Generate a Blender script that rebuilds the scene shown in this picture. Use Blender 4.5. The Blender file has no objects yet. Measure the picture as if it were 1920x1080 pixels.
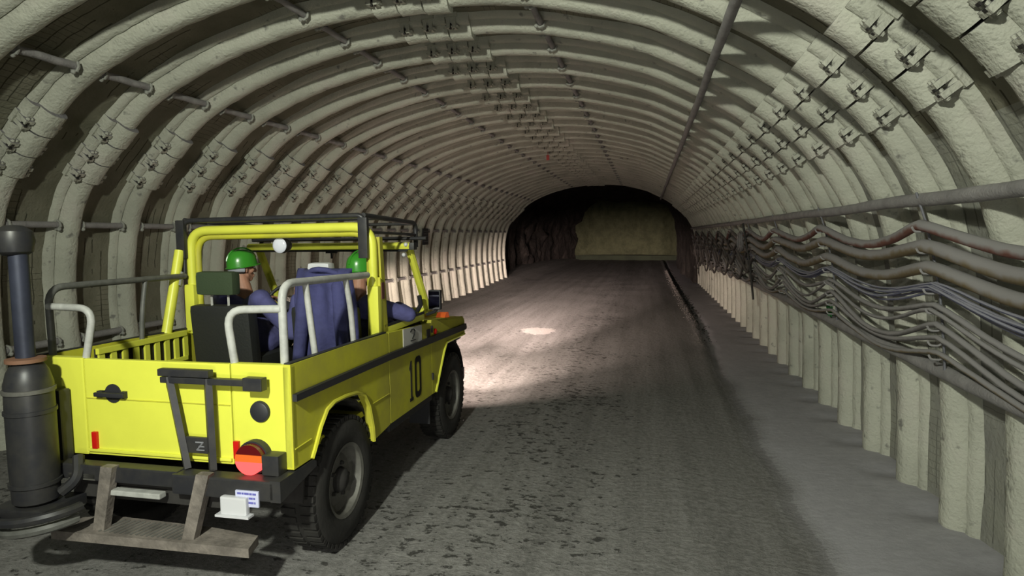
import bpy, bmesh, math, random
from mathutils import Vector, Matrix, noise
random.seed(7)
PI=math.pi
S=bpy.context.scene
COL=S.collection
# ------------------------------------------------------------------ camera, world, lights, exposure
cam_d=bpy.data.cameras.new('camera'); cam_d.sensor_width=36; cam_d.lens=22.335; cam_d.clip_end=200
cam=bpy.data.objects.new('camera',cam_d); COL.objects.link(cam)
cam.location=(0,0,1.98); cam.rotation_euler=(PI/2-0.085,0,0.2091)
S.camera=cam
S.view_settings.view_transform='Standard'; S.view_settings.look='None'
S.view_settings.gamma=1; S.view_settings.use_curve_mapping=False
S.view_settings.exposure=0.0
W=bpy.data.worlds.new('world'); S.world=W; W.use_nodes=True
W.node_tree.nodes['Background'].inputs[0].default_value=(0.80,0.90,0.80,1)
W.node_tree.nodes['Background'].inputs[1].default_value=0.10

def lamp(name,kind,loc,energy,color,size=.1,aim=None,angle=None,blend=.5):
    d=bpy.data.lights.new(name,kind); d.energy=energy; d.color=color
    if kind in('POINT','SPOT'): d.shadow_soft_size=size
    if kind=='SPOT': d.spot_size=math.radians(angle); d.spot_blend=blend
    if kind=='AREA': d.size=size
    o=bpy.data.objects.new(name,d); COL.objects.link(o); o.location=loc
    if aim: o.rotation_euler=(Vector(aim)-Vector(loc)).to_track_quat('-Z','Y').to_euler()
    return o
# tunnel lamp hung under the crown a little behind the camera
lamp('crown_lamp','SPOT',(-1.3,-.7,3.55),1120,(.96,1.0,.85),.10,(-1.6,7,1.0),112,1.0)
# lamp farther back along the tunnel
lamp('crown_lamp','POINT',(-1.5,-6.0,3.4),110,(.96,1.0,.86),.2)
# headlights of the vehicle that carries the camera
for sx in(-.6,.6):
    lamp('headlight_beam','SPOT',(sx-.6,.3,.85),60,(1,.99,.9),.06,(sx-1.6,9,.95),100,.9)

# car frame (fitted to the photograph)
CX,CY,YAW,ROLL=-2.665,3.68,0.004,0.010
def c2w(w,u,z):
    c,s=math.cos(YAW),math.sin(YAW)
    return (CX+u*s+w*c, CY+u*c-w*s, z+ROLL*w)
for sx in(-1,1):
    lamp('headlight_beam','SPOT',c2w(.56*sx-.02,2.735,.8616),600,(1.0,.79,.68),.004,c2w(.56*sx-1.5,14,.75),130,1.0)
    lamp('headlight_beam','SPOT',c2w(.56*sx,2.735,.8616),3600,(1.0,.79,.68),.004,c2w(.56*sx-1.0,16,.70),75,1.0)
    lamp('headlight_beam','SPOT',c2w(.56*sx+.02,2.735,.8616),32000,(1.0,.78,.69),.004,c2w(.56*sx-.2,24,.72),27,1.0)

# ------------------------------------------------------------------ material helpers
MATS={}
def mat(name,col,rough=.6,metal=0,emit=None,es=1,bump=0,bscale=30,var=0,vscale=4,col2=None,bdist=.01,spec=None,coord='Object',detail=6):
    if name in MATS: return MATS[name]
    m=bpy.data.materials.new(name); m.use_nodes=True; nt=m.node_tree; b=nt.nodes['Principled BSDF']
    b.inputs['Base Color'].default_value=(*col,1); b.inputs['Roughness'].default_value=rough; b.inputs['Metallic'].default_value=metal
    if spec is not None: b.inputs['Specular IOR Level'].default_value=spec
    if emit: b.inputs['Emission Color'].default_value=(*emit,1); b.inputs['Emission Strength'].default_value=es
    if bump or var:
        tc=nt.nodes.new('ShaderNodeTexCoord')
    if var:
        n=nt.nodes.new('ShaderNodeTexNoise'); n.inputs['Scale'].default_value=vscale; n.inputs['Detail'].default_value=detail; n.inputs['Roughness'].default_value=.65
        nt.links.new(tc.outputs[coord],n.inputs['Vector'])
        r=nt.nodes.new('ShaderNodeValToRGB'); c2=col2 or tuple(c*(1-var) for c in col)
        r.color_ramp.elements[0].position=.38; r.color_ramp.elements[0].color=(*c2,1)
        r.color_ramp.elements[1].position=.62; r.color_ramp.elements[1].color=(*col,1)
        nt.links.new(n.outputs['Fac'],r.inputs[0]); nt.links.new(r.outputs[0],b.inputs['Base Color'])
    if bump:
        n=nt.nodes.new('ShaderNodeTexNoise'); n.inputs['Scale'].default_value=bscale; n.inputs['Detail'].default_value=8
        nt.links.new(tc.outputs[coord],n.inputs['Vector'])
        bp=nt.nodes.new('ShaderNodeBump'); bp.inputs['Strength'].default_value=bump; bp.inputs['Distance'].default_value=bdist
        nt.links.new(n.outputs['Fac'],bp.inputs['Height']); nt.links.new(bp.outputs[0],b.inputs['Normal'])
    MATS[name]=m; return m

def nodes(name):
    m=bpy.data.materials.new(name); m.use_nodes=True; MATS[name]=m
    return m,m.node_tree,m.node_tree.nodes['Principled BSDF']
def N(nt,t,**k):
    n=nt.nodes.new(t)
    for a,v in k.items():
        if a.startswith('i_'): n.inputs[a[2:].replace('_',' ')].default_value=v
        else: setattr(n,a,v)
    return n
def ramp(nt,src,stops):
    r=nt.nodes.new('ShaderNodeValToRGB'); e=r.color_ramp.elements
    while len(e)<len(stops): e.new(.5)
    for i,(p,c) in enumerate(stops): e[i].position=p; e[i].color=(*c,1) if len(c)==3 else c
    nt.links.new(src,r.inputs[0]); return r.outputs[0]
def mix(nt,fac,a,b,mode='MIX'):
    m=nt.nodes.new('ShaderNodeMix'); m.data_type='RGBA'; m.blend_type=mode
    for s,v in((m.inputs[0],fac),(m.inputs[6],a),(m.inputs[7],b)):
        if isinstance(v,(int,float)): s.default_value=v
        elif isinstance(v,tuple): s.default_value=(*v,1)
        else: nt.links.new(v,s)
    return m.outputs[2]
def math_(nt,op,a,b=None,c=None):
    m=nt.nodes.new('ShaderNodeMath'); m.operation=op
    for i,v in enumerate((a,b,c)):
        if v is None: continue
        if isinstance(v,(int,float)): m.inputs[i].default_value=v
        else: nt.links.new(v,m.inputs[i])
    return m.outputs[0]

def spray_mat():
    m,nt,b=nodes('sprayed_steel')
    g=N(nt,'ShaderNodeNewGeometry')
    n1=N(nt,'ShaderNodeTexNoise',i_Scale=45.,i_Detail=5.); n2=N(nt,'ShaderNodeTexNoise',i_Scale=2.2,i_Detail=6.)
    n3=N(nt,'ShaderNodeTexNoise',i_Scale=11.,i_Detail=4.)
    for n in(n1,n2,n3): nt.links.new(g.outputs['Position'],n.inputs['Vector'])
    base=ramp(nt,n2.outputs[0],[(.3,(.43,.43,.365)),(.55,(.53,.53,.45)),(.75,(.54,.51,.455))])
    dirt=ramp(nt,n3.outputs[0],[(.26,(1,1,1)),(.36,(0,0,0))])
    base=mix(nt,dirt,base,(.24,.235,.21))
    # grey dust settled on faces that look up
    s=N(nt,'ShaderNodeSeparateXYZ'); nt.links.new(g.outputs['Normal'],s.inputs[0])
    up=ramp(nt,s.outputs[2],[(.25,(0,0,0)),(.6,(1,1,1))])
    base=mix(nt,up,base,(.26,.25,.26))
    nt.links.new(base,b.inputs['Base Color']); b.inputs['Roughness'].default_value=.75
    b.inputs['Specular IOR Level'].default_value=.25
    h=math_(nt,'ADD',n1.outputs[0],math_(nt,'MULTIPLY',n3.outputs[0],1.4))
    bp=N(nt,'ShaderNodeBump',i_Strength=.8,i_Distance=.014); nt.links.new(h,bp.inputs['Height']); nt.links.new(bp.outputs[0],b.inputs['Normal'])
    return m
def lagging_mat(name,c1,c2,gridmix=.8):
    m,nt,b=nodes(name)
    uv=N(nt,'ShaderNodeUVMap'); uv.uv_map='arc'
    g=N(nt,'ShaderNodeNewGeometry')
    n2=N(nt,'ShaderNodeTexNoise',i_Scale=2.6,i_Detail=8.); n1=N(nt,'ShaderNodeTexNoise',i_Scale=38.,i_Detail=5.); n3=N(nt,'ShaderNodeTexNoise',i_Scale=1.3,i_Detail=3.)
    for n in(n1,n2,n3): nt.links.new(g.outputs['Position'],n.inputs['Vector'])
    # wobble the wire grid
    w=N(nt,'ShaderNodeTexNoise',i_Scale=7.,i_Detail=2.); nt.links.new(g.outputs['Position'],w.inputs['Vector'])
    sep=N(nt,'ShaderNodeSeparateXYZ'); nt.links.new(uv.outputs[0],sep.inputs[0])
    sw=math_(nt,'MULTIPLY',math_(nt,'SUBTRACT',w.outputs[0],.5),.035)
    def lines(src,per,wd):
        a=math_(nt,'ADD',src,sw)
        f=math_(nt,'FRACT',math_(nt,'DIVIDE',a,per))
        d=math_(nt,'ABSOLUTE',math_(nt,'SUBTRACT',f,.5))
        return math_(nt,'LESS_THAN',d,wd)
    lx=lines(sep.outputs[0],.10,.055); ly=lines(sep.outputs[1],.055,.05)
    msk=math_(nt,'GREATER_THAN',n2.outputs[0],.52)
    msk2=math_(nt,'GREATER_THAN',n3.outputs[0],.54)
    grid=math_(nt,'MULTIPLY',math_(nt,'MAXIMUM',math_(nt,'MULTIPLY',lx,msk),math_(nt,'MULTIPLY',math_(nt,'MULTIPLY',ly,msk2),.7)),gridmix)
    base=ramp(nt,n2.outputs[0],[(.3,c2),(.65,c1)])
    base=mix(nt,grid,base,tuple(c*.28 for c in c2))
    nt.links.new(base,b.inputs['Base Color']); b.inputs['Roughness'].default_value=.95; b.inputs['Specular IOR Level'].default_value=.1
    h=math_(nt,'SUBTRACT',math_(nt,'ADD',math_(nt,'MULTIPLY',n1.outputs[0],.5),math_(nt,'MULTIPLY',n2.outputs[0],2.)),math_(nt,'MULTIPLY',grid,1.))
    bp=N(nt,'ShaderNodeBump',i_Strength=.6,i_Distance=.03); nt.links.new(h,bp.inputs['Height']); nt.links.new(bp.outputs[0],b.inputs['Normal'])
    return m
def floor_mat():
    m,nt,b=nodes('dusty_roadway')
    g=N(nt,'ShaderNodeNewGeometry')
    mp=N(nt,'ShaderNodeMapping'); mp.inputs['Scale'].default_value=(2.6,.10,1); nt.links.new(g.outputs['Position'],mp.inputs[0])
    st=N(nt,'ShaderNodeTexNoise',i_Scale=1.6,i_Detail=7.,i_Roughness=.6); nt.links.new(mp.outputs[0],st.inputs['Vector'])
    big=N(nt,'ShaderNodeTexNoise',i_Scale=.9,i_Detail=6.); fine=N(nt,'ShaderNodeTexNoise',i_Scale=26.,i_Detail=8.,i_Roughness=.7)
    fl=N(nt,'ShaderNodeTexNoise',i_Scale=9.,i_Detail=7.,i_Roughness=.72)
    mp2=N(nt,'ShaderNodeMapping'); mp2.inputs['Scale'].default_value=(1.,1.5,1); nt.links.new(g.outputs['Position'],mp2.inputs[0])
    nt.links.new(g.outputs['Position'],big.inputs['Vector']); nt.links.new(g.outputs['Position'],fine.inputs['Vector']); nt.links.new(mp2.outputs[0],fl.inputs['Vector'])
    s=N(nt,'ShaderNodeSeparateXYZ'); nt.links.new(g.outputs['Position'],s.inputs[0])
    road=ramp(nt,st.outputs[0],[(.32,(.145,.14,.137)),(.5,(.23,.222,.217)),(.68,(.31,.30,.295))])
    road=mix(nt,.45,road,ramp(nt,fine.outputs[0],[(.35,(.10,.098,.09)),(.65,(.36,.35,.33))]))
    # dark compacted flakes where the crust has broken off, mostly left of the middle
    xm=ramp(nt,math_(nt,'MULTIPLY_ADD',s.outputs[0],.2,.6),[(.25,(.12,)*3),(.42,(.17,)*3),(.6,(.10,)*3),(.80,(0,)*3)])
    sx=N(nt,'ShaderNodeSeparateColor'); nt.links.new(xm,sx.inputs[0])
    lvl=math_(nt,'ADD',math_(nt,'MULTIPLY',big.outputs[0],.25),sx.outputs[0])
    flk=math_(nt,'GREATER_THAN',math_(nt,'ADD',lvl,fl.outputs[0]),.845)
    road=mix(nt,math_(nt,'MULTIPLY',flk,.82),road,(.028,.027,.024))
    # smooth bluish-grey dust bank beside the right wall
    sh=math_(nt,'ADD',s.outputs[0],math_(nt,'MULTIPLY',math_(nt,'SUBTRACT',big.outputs[0],.5),.45))
    bank=ramp(nt,math_(nt,'MULTIPLY',sh,.5),[(.48,(0,0,0)),(.62,(1,1,1))])
    dust=ramp(nt,fl.outputs[0],[(.3,(.36,.35,.375)),(.7,(.45,.44,.465))])
    road=mix(nt,bank,road,dust)
    # small pale patch on the roadway ahead of the truck
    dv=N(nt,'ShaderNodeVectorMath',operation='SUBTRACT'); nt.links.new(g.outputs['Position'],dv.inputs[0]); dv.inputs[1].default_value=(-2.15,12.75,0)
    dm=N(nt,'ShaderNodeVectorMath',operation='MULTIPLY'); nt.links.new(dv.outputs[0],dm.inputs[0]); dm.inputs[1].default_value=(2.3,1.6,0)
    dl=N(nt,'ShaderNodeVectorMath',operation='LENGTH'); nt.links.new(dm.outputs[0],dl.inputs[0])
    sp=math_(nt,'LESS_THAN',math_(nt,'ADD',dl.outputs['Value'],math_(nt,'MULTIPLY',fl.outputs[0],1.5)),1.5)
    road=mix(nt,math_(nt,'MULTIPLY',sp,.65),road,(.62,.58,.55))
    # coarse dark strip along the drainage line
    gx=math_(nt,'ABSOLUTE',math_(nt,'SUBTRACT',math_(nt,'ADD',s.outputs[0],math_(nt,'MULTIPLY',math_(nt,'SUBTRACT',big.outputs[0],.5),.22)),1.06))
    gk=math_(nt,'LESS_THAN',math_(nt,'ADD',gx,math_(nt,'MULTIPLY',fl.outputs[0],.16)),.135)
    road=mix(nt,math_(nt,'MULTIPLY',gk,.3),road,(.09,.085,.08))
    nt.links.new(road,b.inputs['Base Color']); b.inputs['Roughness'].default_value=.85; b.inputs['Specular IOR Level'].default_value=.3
    h=math_(nt,'ADD',math_(nt,'MULTIPLY',fine.outputs[0],.6),math_(nt,'SUBTRACT',math_(nt,'MULTIPLY',fl.outputs[0],1.2),math_(nt,'MULTIPLY',flk,.6)))
    inv=math_(nt,'SUBTRACT',1.,math_(nt,'MULTIPLY',bank_v(nt,bank),.75))
    bp=N(nt,'ShaderNodeBump',i_Distance=.018); nt.links.new(inv,bp.inputs['Strength']); nt.links.new(h,bp.inputs['Height']); nt.links.new(bp.outputs[0],b.inputs['Normal'])
    return m
def bank_v(nt,c):
    s=N(nt,'ShaderNodeSeparateColor'); nt.links.new(c,s.inputs[0]); return s.outputs[0]

M_SPRAY=spray_mat()
M_LAG=lagging_mat('sprayed_mesh_lagging',(.24,.23,.175),(.15,.145,.105))
M_LAGR=lagging_mat('dusty_mesh_lagging',(.34,.34,.29),(.26,.255,.24),.5)
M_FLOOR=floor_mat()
M_PIPE=mat('dusty_grey_pipe',(.34,.325,.325),.8,bump=.6,bscale=60,bdist=.01,var=.25,vscale=6)
M_CLIP=mat('sprayed_bracket',(.42,.42,.38),.8,bump=.5,bscale=50,var=.35,vscale=9)
M_DARK=mat('dark_steel_and_holes',(.035,.033,.03),.6,.3)
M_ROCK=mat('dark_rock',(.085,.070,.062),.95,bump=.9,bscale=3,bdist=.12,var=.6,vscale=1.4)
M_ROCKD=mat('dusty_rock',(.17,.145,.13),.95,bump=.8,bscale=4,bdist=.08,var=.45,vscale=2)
M_GREENW=mat('green_sprayed_concrete',(.21,.225,.125),.9,bump=.6,bscale=6,bdist=.05,var=.35,vscale=2)
M_CAB=mat('dust_covered_cable',(.27,.255,.255),.8,var=.3,vscale=14,bump=.4,bscale=80,bdist=.004)
def cable_mat(name,col,dust=(.32,.305,.305),lo=-.35,hi=.35):
    m,nt,b=nodes(name)
    g=N(nt,'ShaderNodeNewGeometry'); s=N(nt,'ShaderNodeSeparateXYZ'); nt.links.new(g.outputs['Normal'],s.inputs[0])
    n=N(nt,'ShaderNodeTexNoise',i_Scale=9.,i_Detail=5.); nt.links.new(g.outputs['Position'],n.inputs['Vector'])
    k=math_(nt,'ADD',s.outputs[2],math_(nt,'MULTIPLY',math_(nt,'SUBTRACT',n.outputs[0],.5),1.6))
    f=ramp(nt,math_(nt,'MULTIPLY_ADD',k,.5,.5),[(.5+lo*.5-.15,(0,0,0)),(.5+hi*.5-.1,(1,1,1))])
    nt.links.new(mix(nt,f,col,dust),b.inputs['Base Color']); b.inputs['Roughness'].default_value=.8
    return m
M_RED=cable_mat('dusty_red_hose',(.19,.075,.055))
M_OLV=cable_mat('dusty_ochre_hose',(.20,.15,.075))
M_BLUE=cable_mat('dusty_blue_cable',(.11,.115,.20),(.31,.305,.36))
M_GREY=cable_mat('dusty_grey_cable',(.15,.14,.135))

# ------------------------------------------------------------------ mesh helpers
def link(name,bm,m,parent=None,smooth=True,angle=40):
    me=bpy.data.meshes.new(name); bmesh.ops.recalc_face_normals(bm,faces=bm.faces[:]) 
    bm.to_mesh(me); bm.free()
    ms=m if isinstance(m,(list,tuple)) else [m]
    for x in ms: me.materials.append(x)
    if smooth:
        me.polygons.foreach_set('use_smooth',[True]*len(me.polygons))
        me.set_sharp_from_angle(angle=math.radians(angle))
    o=bpy.data.objects.new(name,me); COL.objects.link(o)
    if parent: o.parent=parent
    return o
def empty(name,loc=(0,0,0)):
    o=bpy.data.objects.new(name,None); COL.objects.link(o); o.location=loc; o.empty_display_size=.1; return o
def tag(o,label,cat,group=None):
    o['label']=label; o['category']=cat
    if group: o['group']=group
    return o
def struct(o,label=None):
    o['kind']='structure'
    if label: o['label']=label
    return o
def B(): return bmesh.new()
def box(bm,a,b,mi=0,bev=0):
    r=bmesh.ops.create_cube(bm,size=1); vs=r['verts']
    c=[(a[i]+b[i])/2 for i in range(3)]; d=[abs(b[i]-a[i]) for i in range(3)]
    for v in vs: v.co=Vector((c[0]+v.co.x*d[0],c[1]+v.co.y*d[1],c[2]+v.co.z*d[2]))
    fs=set(f for v in vs for f in v.link_faces)
    for f in fs: f.material_index=mi
    if bev:
        es=set(e for v in vs for e in v.link_edges)
        bmesh.ops.bevel(bm,geom=list(es),offset=bev,segments=2,profile=.7,affect='EDGES')
    return bm
def frame(t,up=Vector((0,0,1))):
    t=t.normalized()
    if abs(t.dot(up))>.97: up=Vector((0,1,0))
    a=t.cross(up).normalized(); return a,a.cross(t).normalized()
def tube(bm,pts,r,n=10,mi=0,cap=True,closed=False,sq=1):
    pts=[Vector(p) for p in pts]; L=len(pts); rings=[]
    rr=r if isinstance(r,(list,tuple)) else [r]*L
    a0=None
    for i,p in enumerate(pts):
        if closed: t=pts[(i+1)%L]-pts[i-1]
        else: t=pts[min(i+1,L-1)]-pts[max(i-1,0)]
        t.normalize()
        if a0 is None: a,b=frame(t)
        else:
            a=(a0-t*a0.dot(t)).normalized(); b=a.cross(t)
        a0=a
        rings.append([bm.verts.new(p+a*math.cos(2*PI*k/n)*rr[i]+b*math.sin(2*PI*k/n)*rr[i]*sq) for k in range(n)])
    m=L if closed else L-1
    for i in range(m):
        q=rings[(i+1)%L]
        for k in range(n):
            f=bm.faces.new((rings[i][k],rings[i][(k+1)%n],q[(k+1)%n],q[k])); f.material_index=mi
    if cap and not closed:
        for rg in(rings[0],rings[-1]):
            f=bm.faces.new(rg); f.material_index=mi
    return bm
def smoothpath(pts,rad=.06,seg=5):
    pts=[Vector(p) for p in pts]; out=[pts[0]]
    for i in range(1,len(pts)-1):
        p=pts[i]; a=pts[i-1]-p; b=pts[i+1]-p
        d=min(rad,a.length*.48,b.length*.48)
        A=p+a.normalized()*d; C=p+b.normalized()*d
        for k in range(seg+1):
            t=k/seg; out.append(A*(1-t)**2+p*2*t*(1-t)+C*t*t)
    out.append(pts[-1]); return out
def prism(bm,poly,axis,a,b,mi=0):
    """poly in the two other axes; axis 0/1/2"""
    def V(p,h):
        if axis==0: return (h,p[0],p[1])
        if axis==1: return (p[0],h,p[1])
        return (p[0],p[1],h)
    A=[bm.verts.new(V(p,a)) for p in poly]; C=[bm.verts.new(V(p,b)) for p in poly]
    n=len(poly)
    fs=[bm.faces.new(A),bm.faces.new(C[::-1])]
    for i in range(n): fs.append(bm.faces.new((A[i],A[(i+1)%n],C[(i+1)%n],C[i])))
    for f in fs: f.material_index=mi
    return bm
def lathe(bm,prof,axis=0,c=(0,0,0),n=32,mi=0,cap=True):
    """prof: (h,r) list along axis"""
    rings=[]
    for h,r in prof:
        ring=[]
        for k in range(n):
            a=2*PI*k/n; p=[0,0,0]; p[axis]=h; p[(axis+1)%3]=r*math.cos(a); p[(axis+2)%3]=r*math.sin(a)
            ring.append(bm.verts.new((p[0]+c[0],p[1]+c[1],p[2]+c[2])))
        rings.append(ring)
    for i in range(len(rings)-1):
        for k in range(n):
            f=bm.faces.new((rings[i][k],rings[i][(k+1)%n],rings[i+1][(k+1)%n],rings[i+1][k])); f.material_index=mi
    if cap:
        for rg in(rings[0],rings[-1]): bm.faces.new(rg).material_index=mi
    return bm
def sphere(bm,c,r,mi=0,sc=(1,1,1),u=16,v=10):
    g=bmesh.ops.create_uvsphere(bm,u_segments=u,v_segments=v,radius=r)
    for w in g['verts']: w.co=Vector((c[0]+w.co.x*sc[0],c[1]+w.co.y*sc[1],c[2]+w.co.z*sc[2]))
    for f in set(f for w in g['verts'] for f in w.link_faces): f.material_index=mi
    return bm

# ------------------------------------------------------------------ tunnel profile (inner face of the steel ribs), x-z plane
PROF=[(-5.66,-.15),(-5.74,.5),(-5.79,1.05),(-5.78,1.6),(-5.68,2.13),(-5.48,2.50),(-5.00,3.0),(-4.62,3.30),(-3.95,3.60),(-3.45,3.745),(-3.0,3.85),(-2.4,3.92),(-1.75,3.945),(-1.03,3.905),(-.27,3.735),(.08,3.61),(.51,3.395),(.96,3.13),(1.28,2.85),(1.46,2.64),(1.62,2.40),(1.74,2.17),(1.85,1.75),(1.91,1.3),(1.95,.8),(1.97,.3),(1.98,-.15)]
def catmull(P,sub=14):
    out=[]
    for i in range(len(P)-1):
        p0=Vector(P[max(i-1,0)]);p1=Vector(P[i]);p2=Vector(P[i+1]);p3=Vector(P[min(i+2,len(P)-1)])
        for k in range(sub):
            t=k/sub
            out.append(.5*((2*p1)+(-p0+p2)*t+(2*p0-5*p1+4*p2-p3)*t*t+(-p0+3*p1-3*p2+p3)*t**3))
    out.append(Vector(P[-1])); return out
_raw=catmull([(a,b) for a,b in PROF])
for _ in range(30):
    _raw=[_raw[0]]+[(_raw[i-1]+_raw[i]*2+_raw[i+1])/4 for i in range(1,len(_raw)-1)]+[_raw[-1]]
_cum=[0]
for i in range(1,len(_raw)): _cum.append(_cum[-1]+(_raw[i]-_raw[i-1]).length)
LEN=_cum[-1]
import bisect
def at(s):
    s=max(0,min(LEN-1e-6,s)); i=bisect.bisect_right(_cum,s)-1; i=min(i,len(_raw)-2)
    t=(s-_cum[i])/(_cum[i+1]-_cum[i]); p=_raw[i].lerp(_raw[i+1],t)
    j0=max(i-2,0); j1=min(i+3,len(_raw)-1); tg=(_raw[j1]-_raw[j0]).normalized()
    n=Vector((tg.y,-tg.x))     # towards the interior
    return p,tg,n
def s_near(x,z):
    return min(range(len(_raw)),key=lambda i:(_raw[i]-Vector((x,z))).length)
def S_(x,z): return _cum[s_near(x,z)]
RIB0,PITCH=4.738,.7875      # far edge of the first whole rib
def ry(k): return RIB0+(k-1)*PITCH
KMIN,KMAX=-1,28
Y_END=ry(KMAX)+.02

def sweep(bm,s0,s1,sec,y0=0,ds=.085,jit=.004,mi=0,cap=True,seed=0):
    n=max(1,int(abs(s1-s0)/ds)); rings=[]
    for i in range(n+1):
        s=s0+(s1-s0)*i/n; p,t,nn=at(s); ring=[]
        for j,(y,r) in enumerate(sec):
            jj=noise.noise(Vector((s*9+seed,j*3.1,seed*.7)))*jit*2
            jy=noise.noise(Vector((s*13+seed,j*5.3,9+seed)))*jit*2
            q=p+nn*(r+jj); ring.append(bm.verts.new((q.x,y0+y+jy,q.y)))
        rings.append(ring)
    for i in range(n):
        for j in range(len(sec)-1):
            f=bm.faces.new((rings[i][j],rings[i][j+1],rings[i+1][j+1],rings[i+1][j])); f.material_index=mi
        # back
        f=bm.faces.new((rings[i][-1],rings[i][0],rings[i+1][0],rings[i+1][-1])); f.material_index=mi
    if cap:
        for rg in(rings[0],rings[-1]): bm.faces.new(rg).material_index=mi
    return bm

# ---- lagging shell behind the ribs (walls and ceiling)
def shell(name,s0,s1,m,label):
    bm=B(); uvl=bm.loops.layers.uv.new('arc')
    ys=[]; y=ry(KMIN)-1.0
    while y<Y_END+.001: ys.append(y); y+=.11
    ys[-1]=Y_END
    n=int((s1-s0)/.11); rows=[]; data={}
    for i in range(n+1):
        s=s0+(s1-s0)*i/n; p,t,nn=at(s); row=[]
        for y in ys:
            ph=((y-RIB0)/PITCH)%1.0    # 0 at the far edge of a rib
            sag=.03*math.sin(PI*min(1,ph/.62)) if ph<.62 else 0
            d=-.15-sag+.018*noise.noise(Vector((p.x*2.1,y*2.3,p.y*2.1)))
            q=p+nn*d; v=bm.verts.new((q.x,y,q.y)); data[v]=(y,s); row.append(v)
        rows.append(row)
    for i in range(n):
        for j in range(len(ys)-1):
            f=bm.faces.new((rows[i][j],rows[i][j+1],rows[i+1][j+1],rows[i+1][j]))
            for l in f.loops: l[uvl].uv=data[l.vert]
    # outer skin, gives the lining its thickness
    out=[]
    for i in range(0,n+1):
        s=s0+(s1-s0)*i/n; p,t,nn=at(s); q=p-nn*.34
        out.append((bm.verts.new((q.x,ys[0],q.y)),bm.verts.new((q.x,ys[-1],q.y))))
    for i in range(n):
        bm.faces.new((out[i][0],out[i+1][0],out[i+1][1],out[i][1]))
        bm.faces.new((rows[i][-1],out[i][1],out[i+1][1],rows[i+1][-1]))
        bm.faces.new((rows[i][0],out[i][0],out[i+1][0],rows[i+1][0]))
    o=link(name,bm,m); return struct(o,label)
sL,sR=S_(-5.3,2.75),S_(1.55,2.5)
shell('wall_left',0.0,sL,M_LAG,'left tunnel wall of sprayed wire mesh between the ribs')
shell('ceiling',sL,sR,M_LAG,'curved tunnel roof of sprayed wire mesh between the ribs')
shell('wall_right',sR,LEN,M_LAGR,'right tunnel wall of dusty sprayed mesh behind the cables')

# ---- floor
def gully_x(y):
    T=[(2,1.06),(4.3,1.03),(5,1.08),(6.6,1.04),(8.8,1.03),(13.8,1.18),(24,1.15),(32,1.16),(50,1.28)]
    for (a,b),(c,d) in zip(T,T[1:]):
        if a<=y<=c: return b+(d-b)*(y-a)/(c-a)
    return T[0][1] if y<2 else T[-1][1]
def floor_h(x,y):
    h=.010*noise.noise(Vector((x*1.3,y*.7,0)))+.006*noise.noise(Vector((x*5,y*3,3)))
    h+=.010*math.sin(x*4.1+.4*noise.noise(Vector((0,y*.3,5))))*(1 if x<1 else 0)      # wheel ruts
    g=x-gully_x(y)-.05*noise.noise(Vector((0,y*1.7,2)))
    far=min(1,max(0,(y-5)/8))
    h-=(.012+.05*far)*math.exp(-(g/.06)**2)
    h+=(.008+.03*far)*math.exp(-((g+.13)/.07)**2)
    if g>0: h+=.015*min(1,g/.4)
    # dust heaped between the feet of the ribs on the right
    if x>1.72:
        ph=((y-RIB0)/PITCH)%1.0
        h+=.05*min(1,(x-1.72)/.3)*(.25-math.exp(-((ph-.12)/.13)**2))
    if y>20 and x<-5: h+=.22*min(1,(-5-x)/1.2)*min(1,(y-20)/5)
    return h
bm=B()
xs=[-8.6,-7.8,-7,-6.4]+[-6+.2*i for i in range(0,29)]+[-.3+.07*i for i in range(0,36)]+[2.3,3.0,4.2]
xs=sorted(set(round(x,3) for x in xs))
ys=[-5+.5*i for i in range(10)]+[.1*i for i in range(0,140)]+[14+.3*i for i in range(0,60)]+[32+1.*i for i in range(0,25)]
rows=[[bm.verts.new((x,y,floor_h(x,y))) for x in xs] for y in ys]
for i in range(len(ys)-1):
    for j in range(len(xs)-1): bm.faces.new((rows[i][j],rows[i][j+1],rows[i+1][j+1],rows[i+1][j]))
lo=[[bm.verts.new((x,y,-.4)) for x in(xs[0],xs[-1])] for y in(ys[0],ys[-1])]
bm.faces.new((lo[0][0],lo[0][1],lo[1][1],lo[1][0]))
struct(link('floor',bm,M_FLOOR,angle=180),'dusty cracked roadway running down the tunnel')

# dark loose stones along the drainage line at the right edge of the roadway (nobody could count them)
M_STONE=mat('dark_gravel',(.045,.04,.038),.9,var=.5,vscale=20)
bm=B(); rnd=random.Random(3)
for i in range(1500):
    y=12+24*rnd.uniform(0,1)**.9; 
    x=gully_x(y)+rnd.gauss(0,.05); r=rnd.uniform(.010,.030)*min(1,.45+(y-12)/10)
    g=bmesh.ops.create_icosphere(bm,subdivisions=1,radius=r)
    sc=Vector((rnd.uniform(.7,1.3),rnd.uniform(.7,1.3),rnd.uniform(.5,.9)))
    for v in g['verts']: v.co=Vector((v.co.x*sc.x*rnd.uniform(.85,1.15)+x,v.co.y*sc.y+y,v.co.z*sc.z+floor_h(x,y)+r*.25))
o=link('gravel',bm,M_STONE,angle=20); tag(o,'line of dark loose stones along the right edge of the roadway','gravel'); o['kind']='stuff'
M_STONE2=mat('pale_gravel',(.24,.215,.20),.9,var=.4,vscale=20)
bm=B()
for i in range(1500):
    y=11+24*rnd.uniform(0,1)**.9; x=gully_x(y)-.15+rnd.gauss(0,.06); r=rnd.uniform(.006,.017)*min(1,.4+(y-11)/12)
    g=bmesh.ops.create_icosphere(bm,subdivisions=1,radius=r)
    for v in g['verts']: v.co=Vector((v.co.x+x,v.co.y*1.2+y,v.co.z*.7+floor_h(x,y)+r*.25))
o=link('gravel',bm,M_STONE2,angle=20); tag(o,'low ridge of pale crumbs left of the dark stone line','gravel'); o['kind']='stuff'

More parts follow.
